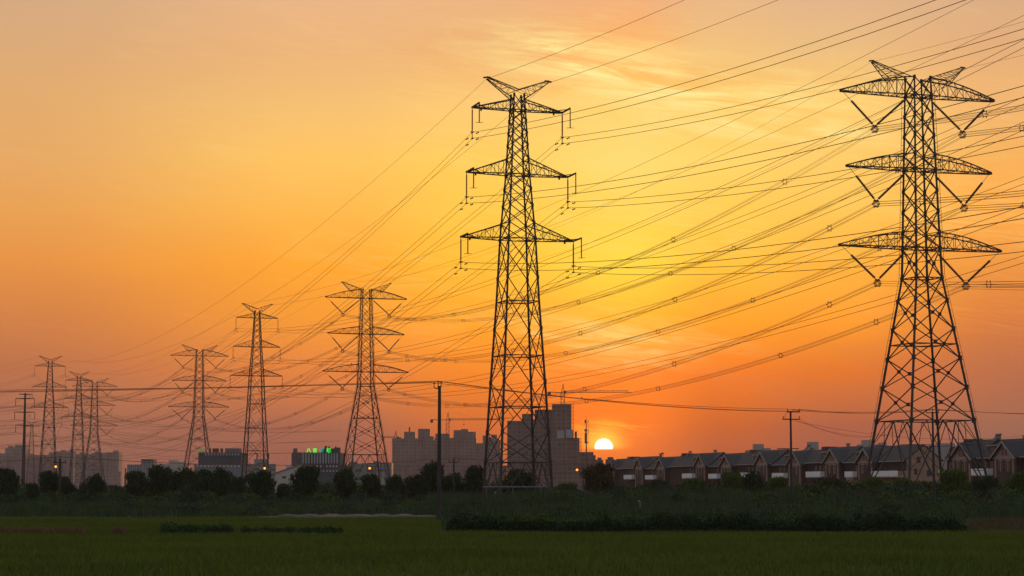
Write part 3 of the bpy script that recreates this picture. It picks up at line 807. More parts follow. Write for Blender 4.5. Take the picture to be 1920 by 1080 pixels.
MB().box(xat(534, Ys) - sx, xat(546, Ys) - sx, 3, 7, zr - 3.2, zat(873, Ys)).build('roof_box', F_PALE, b)
# ribbed building with the green rooftop letters
Yr = 800.; RX = xat(546, Yr)
b = building('shopping_building', 'dark ribbed building carrying green rooftop letters', 'store building', Yr, [
    (546, 637, 848.5, 'wall', DARKW, 0, 26), (546, 578, 849.2, 'corner_wall', mat('brown_wall', (.13, .10, .09, 1), .8), -.6, 4), (584, 650, 872, 'podium', DARKW, -5, 34), (549, 555, 840.5, 'roof_box', GREYW, 3, 4, 848.4),
    (602, 628, 841, 'roof_box', DARKW, 5, 5, 848.4), (626, 636, 839, 'roof_box', DARKW, 2, 5, 848.4), (608, 612, 836, 'vent', DARKW, 6, 2, 841), (615, 618, 837, 'vent', DARKW, 6, 2, 841), (628, 630, 836.5, 'vent', DARKW, 3, 1, 839.2)], None)
for i in range(13):
    x = xat(567 + i * 5.3, Yr) - RX
    MB().box(x, x + .55, -1.0 if x < 6.8 else -.4, -.61 if x < 6.8 else .0, zat(869, Yr), zat(849.5, Yr)).build('rib', LITE, b)
for row, y0, y1, pxs in ((0, 872.8, 876, (575, 581, 587, 593.5, 600, 611.5, 617.5, 623.5, 629.5)), (1, 882, 884.5, (599, 605, 611.5, 617.5, 623.5, 629.5))):
    for p in pxs:
        x = xat(p, Yr - 5) - RX
        yf = -5.15 if p > 584 else -.75
        MB().box(x, x + .55, yf, yf + .3, zat(y1, Yr), zat(y0, Yr)).build('window', WGLASS, b)
for ch, p, mm, s in (('八', 574, GREEN, 1.75), ('百', 586, GREEN, 1.6), ('伴', 598, TEAL, 1.75), ('城', 611.5, GREEN, 1.75)):
    cu = bpy.data.curves.new('letter', 'FONT'); cu.body = ch; cu.size = s * 1.05; cu.extrude = .12; cu.offset = .04; cu.align_x = 'LEFT'
    to = bpy.data.objects.new('letter', cu); C.objects.link(to)
    bpy.context.view_layer.update()
    me = bpy.data.meshes.new_from_object(to.evaluated_get(bpy.context.evaluated_depsgraph_get()))
    bpy.data.objects.remove(to)
    me.transform(Matrix.Rotation(R(90), 4, 'X'))
    me.materials.clear(); me.materials.append(mm)
    link('sign_letter', me, b, (xat(p, Yr) - RX, -.3, zat(847.6, Yr)))
building('workshop', 'grey low building with a stepped roof, just right of the green-sign building', 'workshop', 850, [
    (652, 705, 870, 'wall', F_LOW), (655, 668, 866, 'roof_box', GREYW, 2, 6, 870.3), (638, 655, 875, 'annex', GREYW, 1, 10)], None, 12)
building('workshop', 'small pale building right of the pylon feet, before the construction blocks', 'workshop', 870, [
    (690, 734, 868, 'wall', F_LOW), (700, 712, 865, 'roof_box', GREYW, 2, 6, 868.3), (664, 720, 884, 'annex', F_PALE, -4, 6)], None, 12)
# construction blocks, centre left
G2 = 'high-rises under construction'
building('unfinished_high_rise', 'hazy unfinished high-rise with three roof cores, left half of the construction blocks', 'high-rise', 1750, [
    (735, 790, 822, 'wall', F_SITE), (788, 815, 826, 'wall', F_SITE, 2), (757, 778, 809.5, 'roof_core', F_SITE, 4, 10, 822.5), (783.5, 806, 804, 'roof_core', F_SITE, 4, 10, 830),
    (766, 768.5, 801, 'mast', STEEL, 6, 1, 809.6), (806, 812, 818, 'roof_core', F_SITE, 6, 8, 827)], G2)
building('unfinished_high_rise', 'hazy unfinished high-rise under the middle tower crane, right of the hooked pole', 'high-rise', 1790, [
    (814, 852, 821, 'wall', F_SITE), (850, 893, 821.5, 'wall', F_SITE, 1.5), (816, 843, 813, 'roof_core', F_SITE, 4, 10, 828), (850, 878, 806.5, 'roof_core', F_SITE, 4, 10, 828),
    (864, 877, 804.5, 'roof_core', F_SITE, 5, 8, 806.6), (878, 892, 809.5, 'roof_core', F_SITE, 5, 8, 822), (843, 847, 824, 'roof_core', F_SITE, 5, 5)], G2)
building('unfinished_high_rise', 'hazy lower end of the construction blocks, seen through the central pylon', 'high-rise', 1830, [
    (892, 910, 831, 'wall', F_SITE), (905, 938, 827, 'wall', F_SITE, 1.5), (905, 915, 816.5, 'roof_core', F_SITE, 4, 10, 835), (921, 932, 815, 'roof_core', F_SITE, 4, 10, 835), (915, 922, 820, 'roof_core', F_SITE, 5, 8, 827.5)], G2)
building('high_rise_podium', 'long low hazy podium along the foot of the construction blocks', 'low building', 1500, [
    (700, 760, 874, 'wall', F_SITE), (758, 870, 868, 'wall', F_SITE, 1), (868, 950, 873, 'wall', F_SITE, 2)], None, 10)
F_SUN = facade('dark_netting', (0.19, 0.125, 0.105, 1), (0.095, 0.062, 0.053, 1), 3.4, 3.0, .6)
hr = building('unfinished_high_rise', 'tallest stepped high-rise under construction behind the central pylon, beside the sun', 'high-rise', 1450, [
    (951, 980, 789, 'wall', F_SUN), (978, 1006, 787, 'wall', F_SUN, 1.2), (979, 999, 776, 'roof_core', F_SUN, 3, 12, 787.2), (1003, 1038, 768, 'wall', F_SUN, 2.2), (1006, 1022, 770, 'roof_core', F_SUN, 1, 1.1),
    (1036, 1072, 757.5, 'wall', F_SUN, -1.5), (1070, 1087, 821, 'wall', F_SUN, -3, 20), (1033, 1072, 821.5, 'wall', F_SUN, -5, 3.4), (1045, 1059, 807.5, 'roof_tank', LITE, -4, 2.4, 821.4), (1061, 1076, 806, 'roof_tank', LITE, -6, 4, 821), (1078, 1082, 809, 'mast', STEEL, -2, 1.5, 821)], G2, 18)
HX = xat(951, 1450)
sc_ = MB()
for i in range(24):
    z = zat(757, 1450) - 2.8 * i
    if z < 20: break
    x = xat(1073.5, 1450) - HX
    sc_.bar((x, 0, z), (x + 1.2, 0, z), .3)
sc_.bar((xat(1075, 1450) - HX, 0, 0), (xat(1075, 1450) - HX, 0, zat(759, 1450)), .35)
for i in range(14):
    z = zat(822, 1450) - 2.8 * i
    if z < 5: break
    x = xat(1088, 1450) - HX
    sc_.bar((x, 0, z), (x + 1.2, 0, z), .3)
sc_.bar((xat(1089.5, 1450) - HX, 0, 0), (xat(1089.5, 1450) - HX, 0, zat(822, 1450)), .3)
sc_.build('hoist_mast', STEEL, hr)
building('high_rise_podium', 'lower block at the foot of the antenna mast, left of the sun', 'low building', 1350, [
    (1086, 1113, 847.5, 'wall', F_SUN), (1110, 1117, 853.5, 'wall', F_SUN, 1), (1040, 1090, 868, 'wall', F_SUN, -5, 6)], None, 12)
# antenna mast
Ym = 1340.; mx = xat(1100, Ym)
ms = tag(empty('antenna_mast', (mx, Ym + 4, 0)), 'tall antenna mast with stacked panels standing just left of the sun', 'antenna mast')
MB().bar((0, 0, 0), (0, 0, zat(786, Ym)), 1.3, .5, 6).bar((0, 0, zat(786, Ym)), (0, 0, zat(778, Ym)), .18).build('mast_shaft', STEEL, ms)
for y0, y1, x0, x1 in ((787, 793, -1.1, .2), (804, 809, -1.2, .5), (811, 830, -1.1, .55), (787, 792, 1.1, 1.45), (804, 811, 1.1, 1.5), (829, 831, -1.3, 1.4)):
    MB().box(x0, x1, -.6, .5, zat(y1, Ym), zat(y0, Ym)).build('antenna_panel', DARKW, ms)
MB().bar((1.25, 0, zat(830, Ym)), (1.25, 0, zat(788, Ym)), .18).build('side_tube', STEEL, ms)
# tower cranes
def crane(label, Y, px, ybase, yjib, yapex, pxc, pxtip, rootless=0):
    X = xat(px, Y); zb = zat(ybase, Y); zj = zat(yjib, Y); za = zat(yapex, Y)
    r = tag(empty('tower_crane', (X, Y, 0)), label, 'tower crane', 'tower cranes over the building sites')
    m = MB()
    for sx in (-1.3, 1.3):
        for sy in (-1.3, 1.3): m.bar((sx, sy, 0), (sx, sy, zj), .42)
    n = int((zj - zb) / 2) + 4
    for i in range(n):
        z = zj - 2 * i
        s = 1 if i % 2 else -1
        for yy in (-1.3, 1.3): m.bar((-1.3 * s, yy, z - 2), (1.3 * s, yy, z), .28)
    m.build('mast', STEEL, r)
    m = MB(); m.bar((-.9, 0, zj), (.3, 0, za), .6, .4); m.bar((1.2, 0, zj), (.3, 0, za), .55, .4); m.bar((.3, 0, za), (1.3, 0, za - .1), .2); m.build('apex', STEEL, r)
    x0, x1 = xat(pxc, Y) - X, xat(pxtip, Y) - X
    j = MB()
    zj2 = zj + 1.1
    s = 1 if x1 > 0 else -1
    j.bar((0, -.5, zj), (x1, -.5, zj + .2), .42); j.bar((0, .5, zj), (x1, .5, zj + .2), .42); j.bar((0, 0, zj2), (x1 * .96, 0, zj2 + .2), .38)
    k = int(abs(x1) / 1.6)
    for i in range(k): j.bar((x1 * i / k, 0, zj if i % 2 else zj2), (x1 * (i + 1) / k, 0, zj2 if i % 2 else zj), .14)
    j.build('jib', STEEL, r)
    MB().bar((.3, 0, za), (x1 * .6, 0, zj2 + .1), .07).bar((.3, 0, za), (x0 * .85, 0, zj + .5), .07).build('tie', STEEL, r)
    c = MB().bar((0, 0, zj + .1), (x0, 0, zj + .1), .5).bar((x0 * .5, 0, zj + .7), (x0, 0, zj + .6), .12).build('counter_jib', STEEL, r)
    MB().box(x0 - 1.2, x0 + 1.2, -.8, .8, zj - 2.4, zj + .5).build('counterweight', DARKW, c)
    MB().box(.9, 2.6, -.8, .8, zj - .8, zj + 1.2).build('cab', DARKW, r)
    MB().bar((x1 * .28, 0, zj), (x1 * .28, 0, zj - 3.5), .12).box(x1 * .28 - .5, x1 * .28 + .5, -.3, .3, zj - 4.4, zj - 3.4).build('hook', STEEL, r)
crane('tower crane standing on top of the tallest high-rise beside the sun', 1455., 1055.5, 757, 736, 720, 1030, 1184)
crane('tower crane with a long right-hand jib over the middle construction block', 1760., 839, 811, 787.5, 773, 809, 948)
crane('small crane at the left corner of the construction blocks', 1760., 741, 822, 821, 809, 749, 719)
# pale apartment roofs beyond the row houses
G3 = 'pale apartment roofs beyond the row houses'
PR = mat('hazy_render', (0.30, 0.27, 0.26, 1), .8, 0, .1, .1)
for px0, px1, y, c0, c1, yc, Y, lb in ((1404, 1450, 844, 1416, 1433, 832.5, 900, 'pale hazy block with a square roof room, left of the two-crossarm pole'),
        (1500, 1572, 845, 1519, 1536, 828.5, 900, 'pale hazy block with a square roof room, right of the two-crossarm pole'),
        (1610, 1668, 834, 1622, 1640, 825, 880, 'pale hazy block showing just left of the huge pylon legs'),
        (1738, 1796, 836, 1762, 1792, 831, 880, 'pale hazy block seen between the legs of the huge pylon')):
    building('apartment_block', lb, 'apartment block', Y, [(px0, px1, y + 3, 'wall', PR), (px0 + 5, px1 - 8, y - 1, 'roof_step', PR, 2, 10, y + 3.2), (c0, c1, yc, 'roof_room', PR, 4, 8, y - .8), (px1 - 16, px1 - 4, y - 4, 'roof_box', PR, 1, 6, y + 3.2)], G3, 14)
for px0, px1, y, Y, lb in ((1121, 1128, 858, 1500, 'tiny dark rooftop hut just right of the sun'), (1140, 1150, 857, 1400, 'small dark rooftop hut further right of the sun'), (1170, 1235, 863.5, 1300, 'long low dark roof behind the far end of the row houses')):
    building('low_building', lb, 'low building', Y, [(px0 - 3, px1 + 3, y + 4, 'wall', DARKW), (px0, px1, y, 'roof_box', DARKW, 2, 6, y + 4.3)], 'low roofs on the skyline right of the sun', 10)

# ------------------------------------------------------------------ row houses
RDX, RDY = -0.212 / math.hypot(.212, 1), 1 / math.hypot(.212, 1)       # along the row, away from the camera
NRX, NRY = RDY, -RDX                                                 # into the house (to the right)
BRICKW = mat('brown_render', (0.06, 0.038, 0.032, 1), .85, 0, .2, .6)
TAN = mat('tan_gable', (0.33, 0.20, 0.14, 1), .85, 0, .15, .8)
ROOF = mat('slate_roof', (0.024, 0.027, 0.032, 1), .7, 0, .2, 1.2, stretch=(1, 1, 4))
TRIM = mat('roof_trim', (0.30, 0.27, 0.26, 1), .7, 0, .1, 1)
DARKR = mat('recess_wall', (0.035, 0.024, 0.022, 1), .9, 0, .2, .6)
def row_y(px): return 181.6 / ((px - 960) / F + .212)
def house(Yg_, s0, s1, label, endwall=False, extras=0):
    """local x = along the row (away), local y = depth (0 is the facade line); gable centre at x=0"""
    X = 181.6 - .212 * Yg_
    root = tag(empty('row_house', (X, Yg_, 0), math.atan2(RDY, RDX)), label, 'row house', 'gabled row houses')
    # with x along the row the depth direction is -y
    D = 9.5; EZ = 8.2; RZ = 11.6
    def P(x, d, z): return (x, -d, z)
    w = MB()
    pts = [P(s0, 1.2, 0), P(s1, 1.2, 0), P(s1, D, 0), P(s0, D, 0), P(s0, 1.2, EZ), P(s1, 1.2, EZ), P(s1, D, EZ), P(s0, D, EZ), P(s0, D / 2 + .6, RZ - .1), P(s1, D / 2 + .6, RZ - .1)]
    w.poly(pts, [(0, 1, 5, 4), (1, 2, 6, 9, 5), (2, 3, 7, 6), (3, 0, 4, 8, 7)])
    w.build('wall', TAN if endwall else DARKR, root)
    if endwall:
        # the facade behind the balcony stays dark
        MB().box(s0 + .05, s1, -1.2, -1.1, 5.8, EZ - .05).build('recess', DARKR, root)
        for d0, z0, ww in ((3.6, 7.6, .9), (3.0, 4.9, .7), (6.0, 4.6, .9)):
            MB().box(s0 - .06, s0 + .05, -(d0 + ww), -d0, z0, z0 + 1.4).build('window', GLASS, root)
    # gable wing
    hw = 5.6; gz = 8.1; az_ = 11.0
    zl = 7.75
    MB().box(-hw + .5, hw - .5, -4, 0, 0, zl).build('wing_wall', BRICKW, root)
    MB().poly([P(-hw + .5, 0, zl), P(hw - .5, 0, zl), P(hw - .5, 0, gz), P(0, 0, az_ - .25), P(-hw + .5, 0, gz),
               P(-hw + .5, 4, zl), P(hw - .5, 4, zl), P(hw - .5, 4, gz), P(0, 4, az_ - .25), P(-hw + .5, 4, gz)],
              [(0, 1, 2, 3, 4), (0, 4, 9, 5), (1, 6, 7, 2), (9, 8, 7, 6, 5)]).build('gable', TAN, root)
    # lower wing wall is darker brick, with piers
    for x in (-3.9, 3.9):
        MB().box(x - .3, x + .3, .0, .12, 0, 7.7).build('pier', TAN, root)
    MB().box(-hw + .4, hw - .4, .0, .10, 7.72, 7.98).build('string_course', TRIM, root)
    for x in (-.75, .75):
        f = MB().box(x - .42, x + .42, -.02, .05, 8.35, 9.9).build('window', GLASS, root)
    for x, ww in ((-1.6, 1.1), (1.6, 1.1)):
        f = MB().box(x - ww, x + ww, -.02, .06, 5.2, 7.4).build('window', GLASS, root)
        MB().box(x - ww - .15, x + ww + .15, .03, .10, 7.4, 7.6).build('frame', TRIM, f)
        MB().box(x - .08, x + .08, .06, .10, 5.2, 7.4).build('frame', TRIM, f)
    # roofs
    r = MB()
    th = .22
    def slab(a, b_, c, d_):
        a, b_, c, d_ = [Vector(q) for q in (a, b_, c, d_)]
        up = Vector((0, 0, th))
        r.poly([a, b_, c, d_, a + up, b_ + up, c + up, d_ + up], [(3, 2, 1, 0), (4, 5, 6, 7), (0, 1, 5, 4), (1, 2, 6, 5), (2, 3, 7, 6), (3, 0, 4, 7)])
    rd = D / 2 + .6
    slab(P(s0 - .15, .6, EZ - .3), P(s1 + .15, .6, EZ - .3), P(s1 + .15, rd, RZ), P(s0 - .15, rd, RZ))
    slab(P(s0 - .15, rd, RZ), P(s1 + .15, rd, RZ), P(s1 + .15, D + .5, EZ - .3), P(s0 - .15, D + .5, EZ - .3))
    r.build('roof', ROOF, root)
    r = MB()
    slab(P(-hw - .25, -.55, gz - .35), P(0, -.55, az_), P(0, rd - .8, az_), P(-hw - .25, 1.2, gz - .35))
    slab(P(0, -.55, az_), P(hw + .25, -.55, gz - .35), P(hw + .25, 1.2, gz - .35), P(0, rd - .8, az_))
    gr_ = r.build('gable_roof', ROOF, root)
    t = MB()
    for s in (-1, 1):
        t.poly([P(s * (hw + .35), -.62, gz - .45), P(0, -.62, az_ + .25), P(0, -.62, az_ - .2), P(s * (hw - .25), -.62, gz - .45),
                P(s * (hw + .35), -.56, gz - .45), P(0, -.56, az_ + .25), P(0, -.56, az_ - .2), P(s * (hw - .25), -.56, gz - .45)],
               [(0, 1, 2, 3), (7, 6, 5, 4), (0, 4, 5, 1), (3, 2, 6, 7)])
    t.build('bargeboard', TRIM, gr_)
    MB().bar(P(s0, .5, EZ - .2), P(s1, .5, EZ - .2), .22).build('gutter', TRIM, root)
    # balcony beside the wing
    b0, b1 = (hw + .2, s1 - .3) if s1 - hw > 3 else (s0 + .3, -hw - .2)
    if b1 - b0 > 9: b1 = b0 + min(b1 - b0 - 4, 9 + (Yg_ % 3))
    if b1 - b0 > 2:
        bl = MB().box(b0, b1, -1.1, .9, 4.35, 4.6).build('balcony', CONCL, root)
        MB().box(b0, b1, .76, .9, 4.6, 5.85).box(b0, b0 + .14, -1.0, .76, 4.6, 5.85).box(b1 - .14, b1, -1.0, .76, 4.6, 5.85).build('parapet', WHITE, bl)
        for k in range(int((b1 - b0) / 3)):
            x = b0 + 1.2 + k * 3
            MB().box(x, x + 1.7, -1.14, -1.05, 4.7, 7.3).build('window', GLASS, root)
    if s0 + hw < -3.5:
        bl = MB().box(s0 + .3, -hw - .2, -1.1, .9, 4.35, 4.6).build('balcony', CONCL, root)
        MB().box(s0 + .3, -hw - .2, .76, .9, 4.6, 5.85).build('parapet', WHITE, bl)
    # dormer in the main slope
    xd = (b0 + b1) / 2
    dm = MB().box(xd - 2.2, xd + 1.8, -3.9, -2.0, 9.0, 10.4).build('dormer', BRICKW, root)
    MB().box(xd - 2.5, xd + 2.1, -4.3, -1.7, 10.4, 10.62).build('dormer_roof', TRIM, dm)
    MB().box(xd - 1.5, xd + 1.1, -1.98, -1.94, 9.2, 10.2).build('window', GLASS, dm)
    return root
gx = [1880, 1800, 1620, 1558, 1488, 1427, 1360, 1312, 1238, 1197, 1145]
hl = ['gabled row house nearest the right frame edge', 'gabled row house just right of the huge pylon, left end of the nearer block',
      'gabled row house with the bare end wall, behind the left legs of the huge pylon', 'gabled row house second from the bare end wall', 'gabled row house directly behind the two-crossarm pole',
      'gabled row house left of the two-crossarm pole', 'gabled row house behind the pair of round bushes', 'gabled row house just left of the round bushes',
      'gabled row house fourth from the sun, with a white balcony', 'gabled row house with a solar heater, third from the far end', 'gabled row house peeping out behind the round dark tree']
Ys_ = [row_y(p) for p in gx]
q = math.hypot(.212, 1)
houses = []
for i, Yh in enumerate(Ys_):
    nxt = (Ys_[i + 1] - Yh) * q if i + 1 < len(Ys_) else 18
    prv = (Yh - Ys_[i - 1]) * q if i else 18
    if i == 1: nxt = 2 * (428 - Yh) * q
    if i == 2: prv = 2 * (Yh - 449) * q
    s1 = nxt - 6.0 if i not in (1,) else nxt / 2
    s0 = -6.0 if i not in (0, 2) else (-prv / 2 if i == 0 else -(Yh - 449) * q)
    hh_ = house(Yh, s0, s1, hl[i], endwall=(i == 2)); houses.append(hh_)
    hh_.scale = (1, 1, (1.0, 1.012, .985, 1.01, .975, 1.02, .99, 1.03, .98, 1.015, .99)[i])
    if i % 3 != 2:
        xc_ = (3.4, -4.1, 0, 5.2)[i % 4]
        ck = MB().box(xc_ - .45, xc_ + .45, -6.6, -5.9, 10.2, 12.3 + .2 * (i % 2)).build('chimney', TAN, hh_)
        MB().box(xc_ - .55, xc_ + .55, -6.7, -5.8, 12.3 + .2 * (i % 2), 12.45 + .2 * (i % 2)).build('chimney_cap', TRIM, ck)
    if i % 2:
        MB().box(s1 - 4.4, s1 - 1.2, -7.5, -4.6, 10.6, 12.05).build('roof_room', BRICKW, hh_)
    MB().box(s0 + .1, s0 + .5, -9.4, -1.0, 8.0, 8.3).build('party_wall', TAN, hh_) if i == 2 else None
# one more house in the nearer block, out past the right edge
# rooftop solar heaters
for px, y, Yh, lb in ((1206, 861, 652, 'small solar water heater on the far row house roof'), (1269, 857, 622, 'solar water heater on the roof left of centre of the row'), (1513, 846, 520, 'solar water heater on the roof beside the two-crossarm pole'), (1848, 828, 412, 'solar water heater on the roof ridge at far right')):
    Xh = 181.6 - .212 * Yh + 5.2; Yc = Yh + 1.0
    r = tag(empty('solar_water_heater', (Xh, Yc, 11.75), math.atan2(RDY, RDX)), lb, 'solar heater', 'rooftop solar water heaters')
    MB().bar((-1.0, 0, 1.05), (1.0, 0, 1.05), .5, None, 8).build('tank', GREYW, r)
    MB().poly([(-.9, .2, .85), (.9, .2, .85), (.9, 1.3, -.3), (-.9, 1.3, -.3), (-.9, .2, .75), (.9, .2, .75), (.9, 1.3, -.4), (-.9, 1.3, -.4)], [(0, 1, 2, 3), (7, 6, 5, 4), (0, 4, 5, 1), (1, 5, 6, 2), (2, 6, 7, 3), (3, 7, 4, 0)]).build('collector', DARKW, r)
    MB().bar((-.9, 0, -.3), (-.9, 0, 1), .1).bar((.9, 0, -.3), (.9, 0, 1), .1).bar((-.9, 0, .3), (.9, 0, .3), .08).build('stand', STEEL, r)
AX, AY = A_POS_XY[1]
bx = wpt((AX, AY), -5.2, 0, 44.6)
bd = MB().tube([(0, 0, 0), (0, 0, .18), (.02, 0, .3), (.05, 0, .55), (.02, 0, .85), (-.03, 0, 1.02), (-.02, 0, 1.12), (.1, 0, 1.16)], [.04, .05, .16, .22, .17, .07, .08, .02], 7).build('perched_bird', DARKW, None, bx)
tag(bd, 'small dark bird perched on the lower left arm of the pylon by the sign', 'bird')
# flat canopy on the roof behind the two-crossarm pole
cY = 520.; cX = xat(1478, cY); cz = zat(842, cY)
r = tag(empty('roof_canopy', (cX, cY, 0)), 'thin dark flat canopy on posts above the roof behind the two-crossarm pole', 'canopy')
MB().box(-2.7, 2.7, -1, 1, cz, cz + .2).build('canopy_top', DARKW, r)
MB().bar((-2.3, 0, cz - 3), (-2.3, 0, cz), .12).bar((2.3, 0, cz - 3), (2.3, 0, cz), .12).bar((0, 0, cz - 3), (0, 0, cz), .12).build('posts', STEEL, r)

# ------------------------------------------------------------------ vegetation
def raw_mesh(name, V_, nper, mats, idx=None):
    n = len(V_) // nper
    me = bpy.data.meshes.new(name)
    me.vertices.add(len(V_)); me.vertices.foreach_set('co', V_.astype(np.float32).ravel())
    me.loops.add(len(V_)); me.loops.foreach_set('vertex_index', np.arange(len(V_), dtype=np.int32))
    me.polygons.add(n); me.polygons.foreach_set('loop_start', np.arange(0, len(V_), nper, dtype=np.int32))
    try: me.polygons.foreach_set('loop_total', np.full(n, nper, dtype=np.int32))
    except Exception: pass
    for m_ in mats: me.materials.append(m_)
    if idx is not None: me.polygons.foreach_set('material_index', idx.astype(np.int32))
    me.update(calc_edges=True); me.validate()
    return me
def leaf_quads(P, size, flat=0.0):
    n = len(P)
    a = rng.normal(size=(n, 3)); a[:, 2] *= (1 - flat); a /= np.linalg.norm(a, axis=1)[:, None]
    b = rng.normal(size=(n, 3)); b -= (b * a).sum(1)[:, None] * a; b /= np.linalg.norm(b, axis=1)[:, None]
    s = (size * rng.uniform(.6, 1.4, n))[:, None]
    u, v = a * s, b * s * .55
    return np.stack([P - u, P + v, P + u, P - v], 1).reshape(-1, 3)
def blades(P, h, w, lean=.25):
    n = len(P)
    t = rng.uniform(0, 2 * np.pi, n); d = np.stack([np.cos(t), np.sin(t), 0 * t], 1)
    l = rng.normal(size=(n, 3)) * lean; l[:, 2] = 0
    hh = (h * rng.uniform(.6, 1.3, n))[:, None]
    top = P + l * hh + np.array([0, 0, 1]) * hh
    return np.stack([P - d * w / 2, P + d * w / 2, top], 1).reshape(-1, 3)
def crown_pts(n, clumps, shell=.55):
    """clumps: list of (cx, cy, cz, rx, ry, rz)"""
    c = np.array(clumps); vol = c[:, 3] * c[:, 4] * c[:, 5]; k = rng.choice(len(c), n, p=vol / vol.sum())
    d = rng.normal(size=(n, 3)); d /= np.linalg.norm(d, axis=1)[:, None]
    r = rng.uniform(shell ** 3, 1, n) ** (1 / 3.) * (1 + .12 * rng.normal(size=n))
    return c[k, :3] + d * r[:, None] * c[k, 3:]
def leafmat(name, c1, c2, tr=.15):
    m = mat(name, c1, .75, 0, 0, .55, col2=c2, spec=.15)
    return m
LEAF = leafmat('dark_leaf', (0.009, 0.026, 0.010, 1), (0.020, 0.044, 0.014, 1))
LEAF2 = leafmat('olive_leaf', (0.036, 0.068, 0.010, 1), (0.065, 0.100, 0.016, 1))
LEAF3 = leafmat('russet_leaf', (0.045, 0.035, 0.018, 1), (0.06, 0.05, 0.02, 1))
def tree_meshes(seed, kind):
    """unit tree: crown fits width 2 (x -1..1) and height 0..1 ; returns crown, trunk meshes"""
    global rng
    rng = np.random.default_rng(seed)
    cl = []
    lo = .18 if kind == 'round' else .1
    for i in range(15):
        z = rng.uniform(lo + .15, .84)
        w = math.sqrt(max(.05, 1 - ((z - .52) / .52) ** 2))
        t = rng.uniform(0, 6.28); rad = rng.uniform(0, .66) * w
        s = rng.uniform(.26, .42)
        cl.append((rad * math.cos(t), rad * math.sin(t), z, s * 1.15, s * 1.15, s * .42))
    cl.append((0, 0, .52, .72, .72, .36))
    P = crown_pts(4200, cl, .35)
    P = P[P[:, 2] > lo * .5]
    Vq = leaf_quads(P, .052)
    Vq[:, 2] = np.clip(Vq[:, 2], 0.02, 1.06)
    cm = raw_mesh('crown', Vq, 4, [LEAF, LEAF2], (rng.random(len(P)) < .12).astype(int))
    t_ = MB(); t_.tube([(0, 0, -.02), (.02, .01, .2), (-.01, 0, .45), (.02, 0, .7)], [.055, .045, .035, .012], 6)
    for i in range(7):
        a = rng.uniform(0, 6.28); z = rng.uniform(.2, .5)
        t_.tube([(0, 0, z), (.25 * math.cos(a), .25 * math.sin(a), z + .12), (.5 * math.cos(a), .5 * math.sin(a), z + .28)], [.025, .015, .006], 4)
    me = bpy.data.meshes.new('trunk'); me.from_pydata(t_.v, [], t_.f); me.materials.append(BARK)
    return cm, me
PT = [tree_meshes(100 + i, 'round') for i in range(5)]
for cm, _ in PT: pass
CR_OLIVE = []
for cm, tm in PT[:2]:
    c2 = cm.copy(); c2.materials.clear(); c2.materials.append(LEAF2); c2.materials.append(LEAF); CR_OLIVE.append((c2, tm))
CR_RUS = PT[2][0].copy(); CR_RUS.materials.clear(); CR_RUS.materials.append(LEAF3); CR_RUS.materials.append(LEAF)
rng = np.random.default_rng(5)
def tree(px, ytop, hwpx, Y, label, var=0, style='dark', group='round trees along the far side of the field'):
    X = xat(px, Y); z = zat(ytop, Y); hw = hwpx * Y / F
    r = tag(empty('tree', (X, Y, 0), random.uniform(0, 6.28)), label, 'tree', group)
    cm, tm = (CR_OLIVE[var % 2] if style == 'olive' else (CR_RUS, PT[2][1]) if style == 'russet' else PT[var % 5])
    c = link('crown', cm, r); t = link('trunk', tm, r)
    for o in (c, t): o.scale = (hw * 1.08, hw * 1.08, z)
    return r
TREES = [
 (16, 877, 25, 290, 'round dark tree at the left frame edge', 0), (-22, 884, 20, 292, 'dark tree cut off by the left frame edge', 1),
 (92, 880, 22, 285, 'dark bushy tree below the leftmost street lamp, left half of a joined pair', 2), (118, 888, 22, 292, 'dark bushy tree right of the short pole, right half of a joined pair', 3),
 (181, 885, 20, 280, 'small round tree standing alone below the left housing blocks', 4), (62, 905, 14, 260, 'small low tree between the first two round trees at left', 1),
 (256, 882, 25, 300, 'dark tree at the left end of the long tree group', 1), (302, 872, 33, 310, 'broad tree, highest left part of the long tree group', 0),
 (345, 871, 34, 312, 'broad tree in the middle of the long tree group', 3), (380, 878, 28, 305, 'tree before the grey slab building, right part of the long tree group', 2),
 (413, 873, 25, 285, 'tall dark tree in front of the grey slab building', 4), (445, 893, 20, 300, 'low tree left of the second slender pylon', 1),
 (490, 879, 27, 280, 'dark tree at the foot of the second slender pylon', 2), (530, 903, 16, 300, 'low scrubby tree before the pale shed', 3),
 (573, 873, 30, 275, 'broad square-crowned tree before the green-sign building', 0), (648, 875, 26, 285, 'round tree left of the third street lamp', 4),
 (695, 888, 21, 290, 'low round tree below the third street lamp', 1), (740, 885, 22, 285, 'neat round tree right of the pylon by the green sign', 3),
 (783, 887, 24, 275, 'dark tree left of the hooked pole, lower left of three', 2), (811, 865, 29, 282, 'tallest dark tree directly behind the hooked pole', 0),
 (850, 884, 28, 278, 'dark tree right of the hooked pole, before the short pole', 4), (888, 871, 25, 272, 'rounded tree just left of the central pylon', 1),
 (975, 873, 40, 285, 'broad low tree seen through the legs of the central pylon', 3), (1125, 865, 33, 262, 'large round dark tree directly under the sun', 2),
 ]
for p, y, w, Y, lb, v in TREES:
    tree(p, y, w, Y, lb, v, 'russet' if p == 1125 else 'dark')
tree(1376, 884, 27, 262, 'light green round bush tree left of a darker one before the row houses', 0, 'olive', 'bushy trees before the row houses')
tree(1412, 877, 28, 255, 'dark round bush tree right of a lighter green one before the row houses', 3, 'dark', 'bushy trees before the row houses')
tree(1790, 877, 34, 240, 'yellowish green bushy tree right of the three-pin pole', 1, 'olive', 'bushy trees before the row houses')
tree(1915, 884, 30, 240, 'yellowish green bushy tree at the right frame edge', 0, 'olive', 'bushy trees before the row houses')
tree(1694, 896, 22, 262, 'green bush below the bare house end wall', 1, 'olive', 'bushy trees before the row houses')
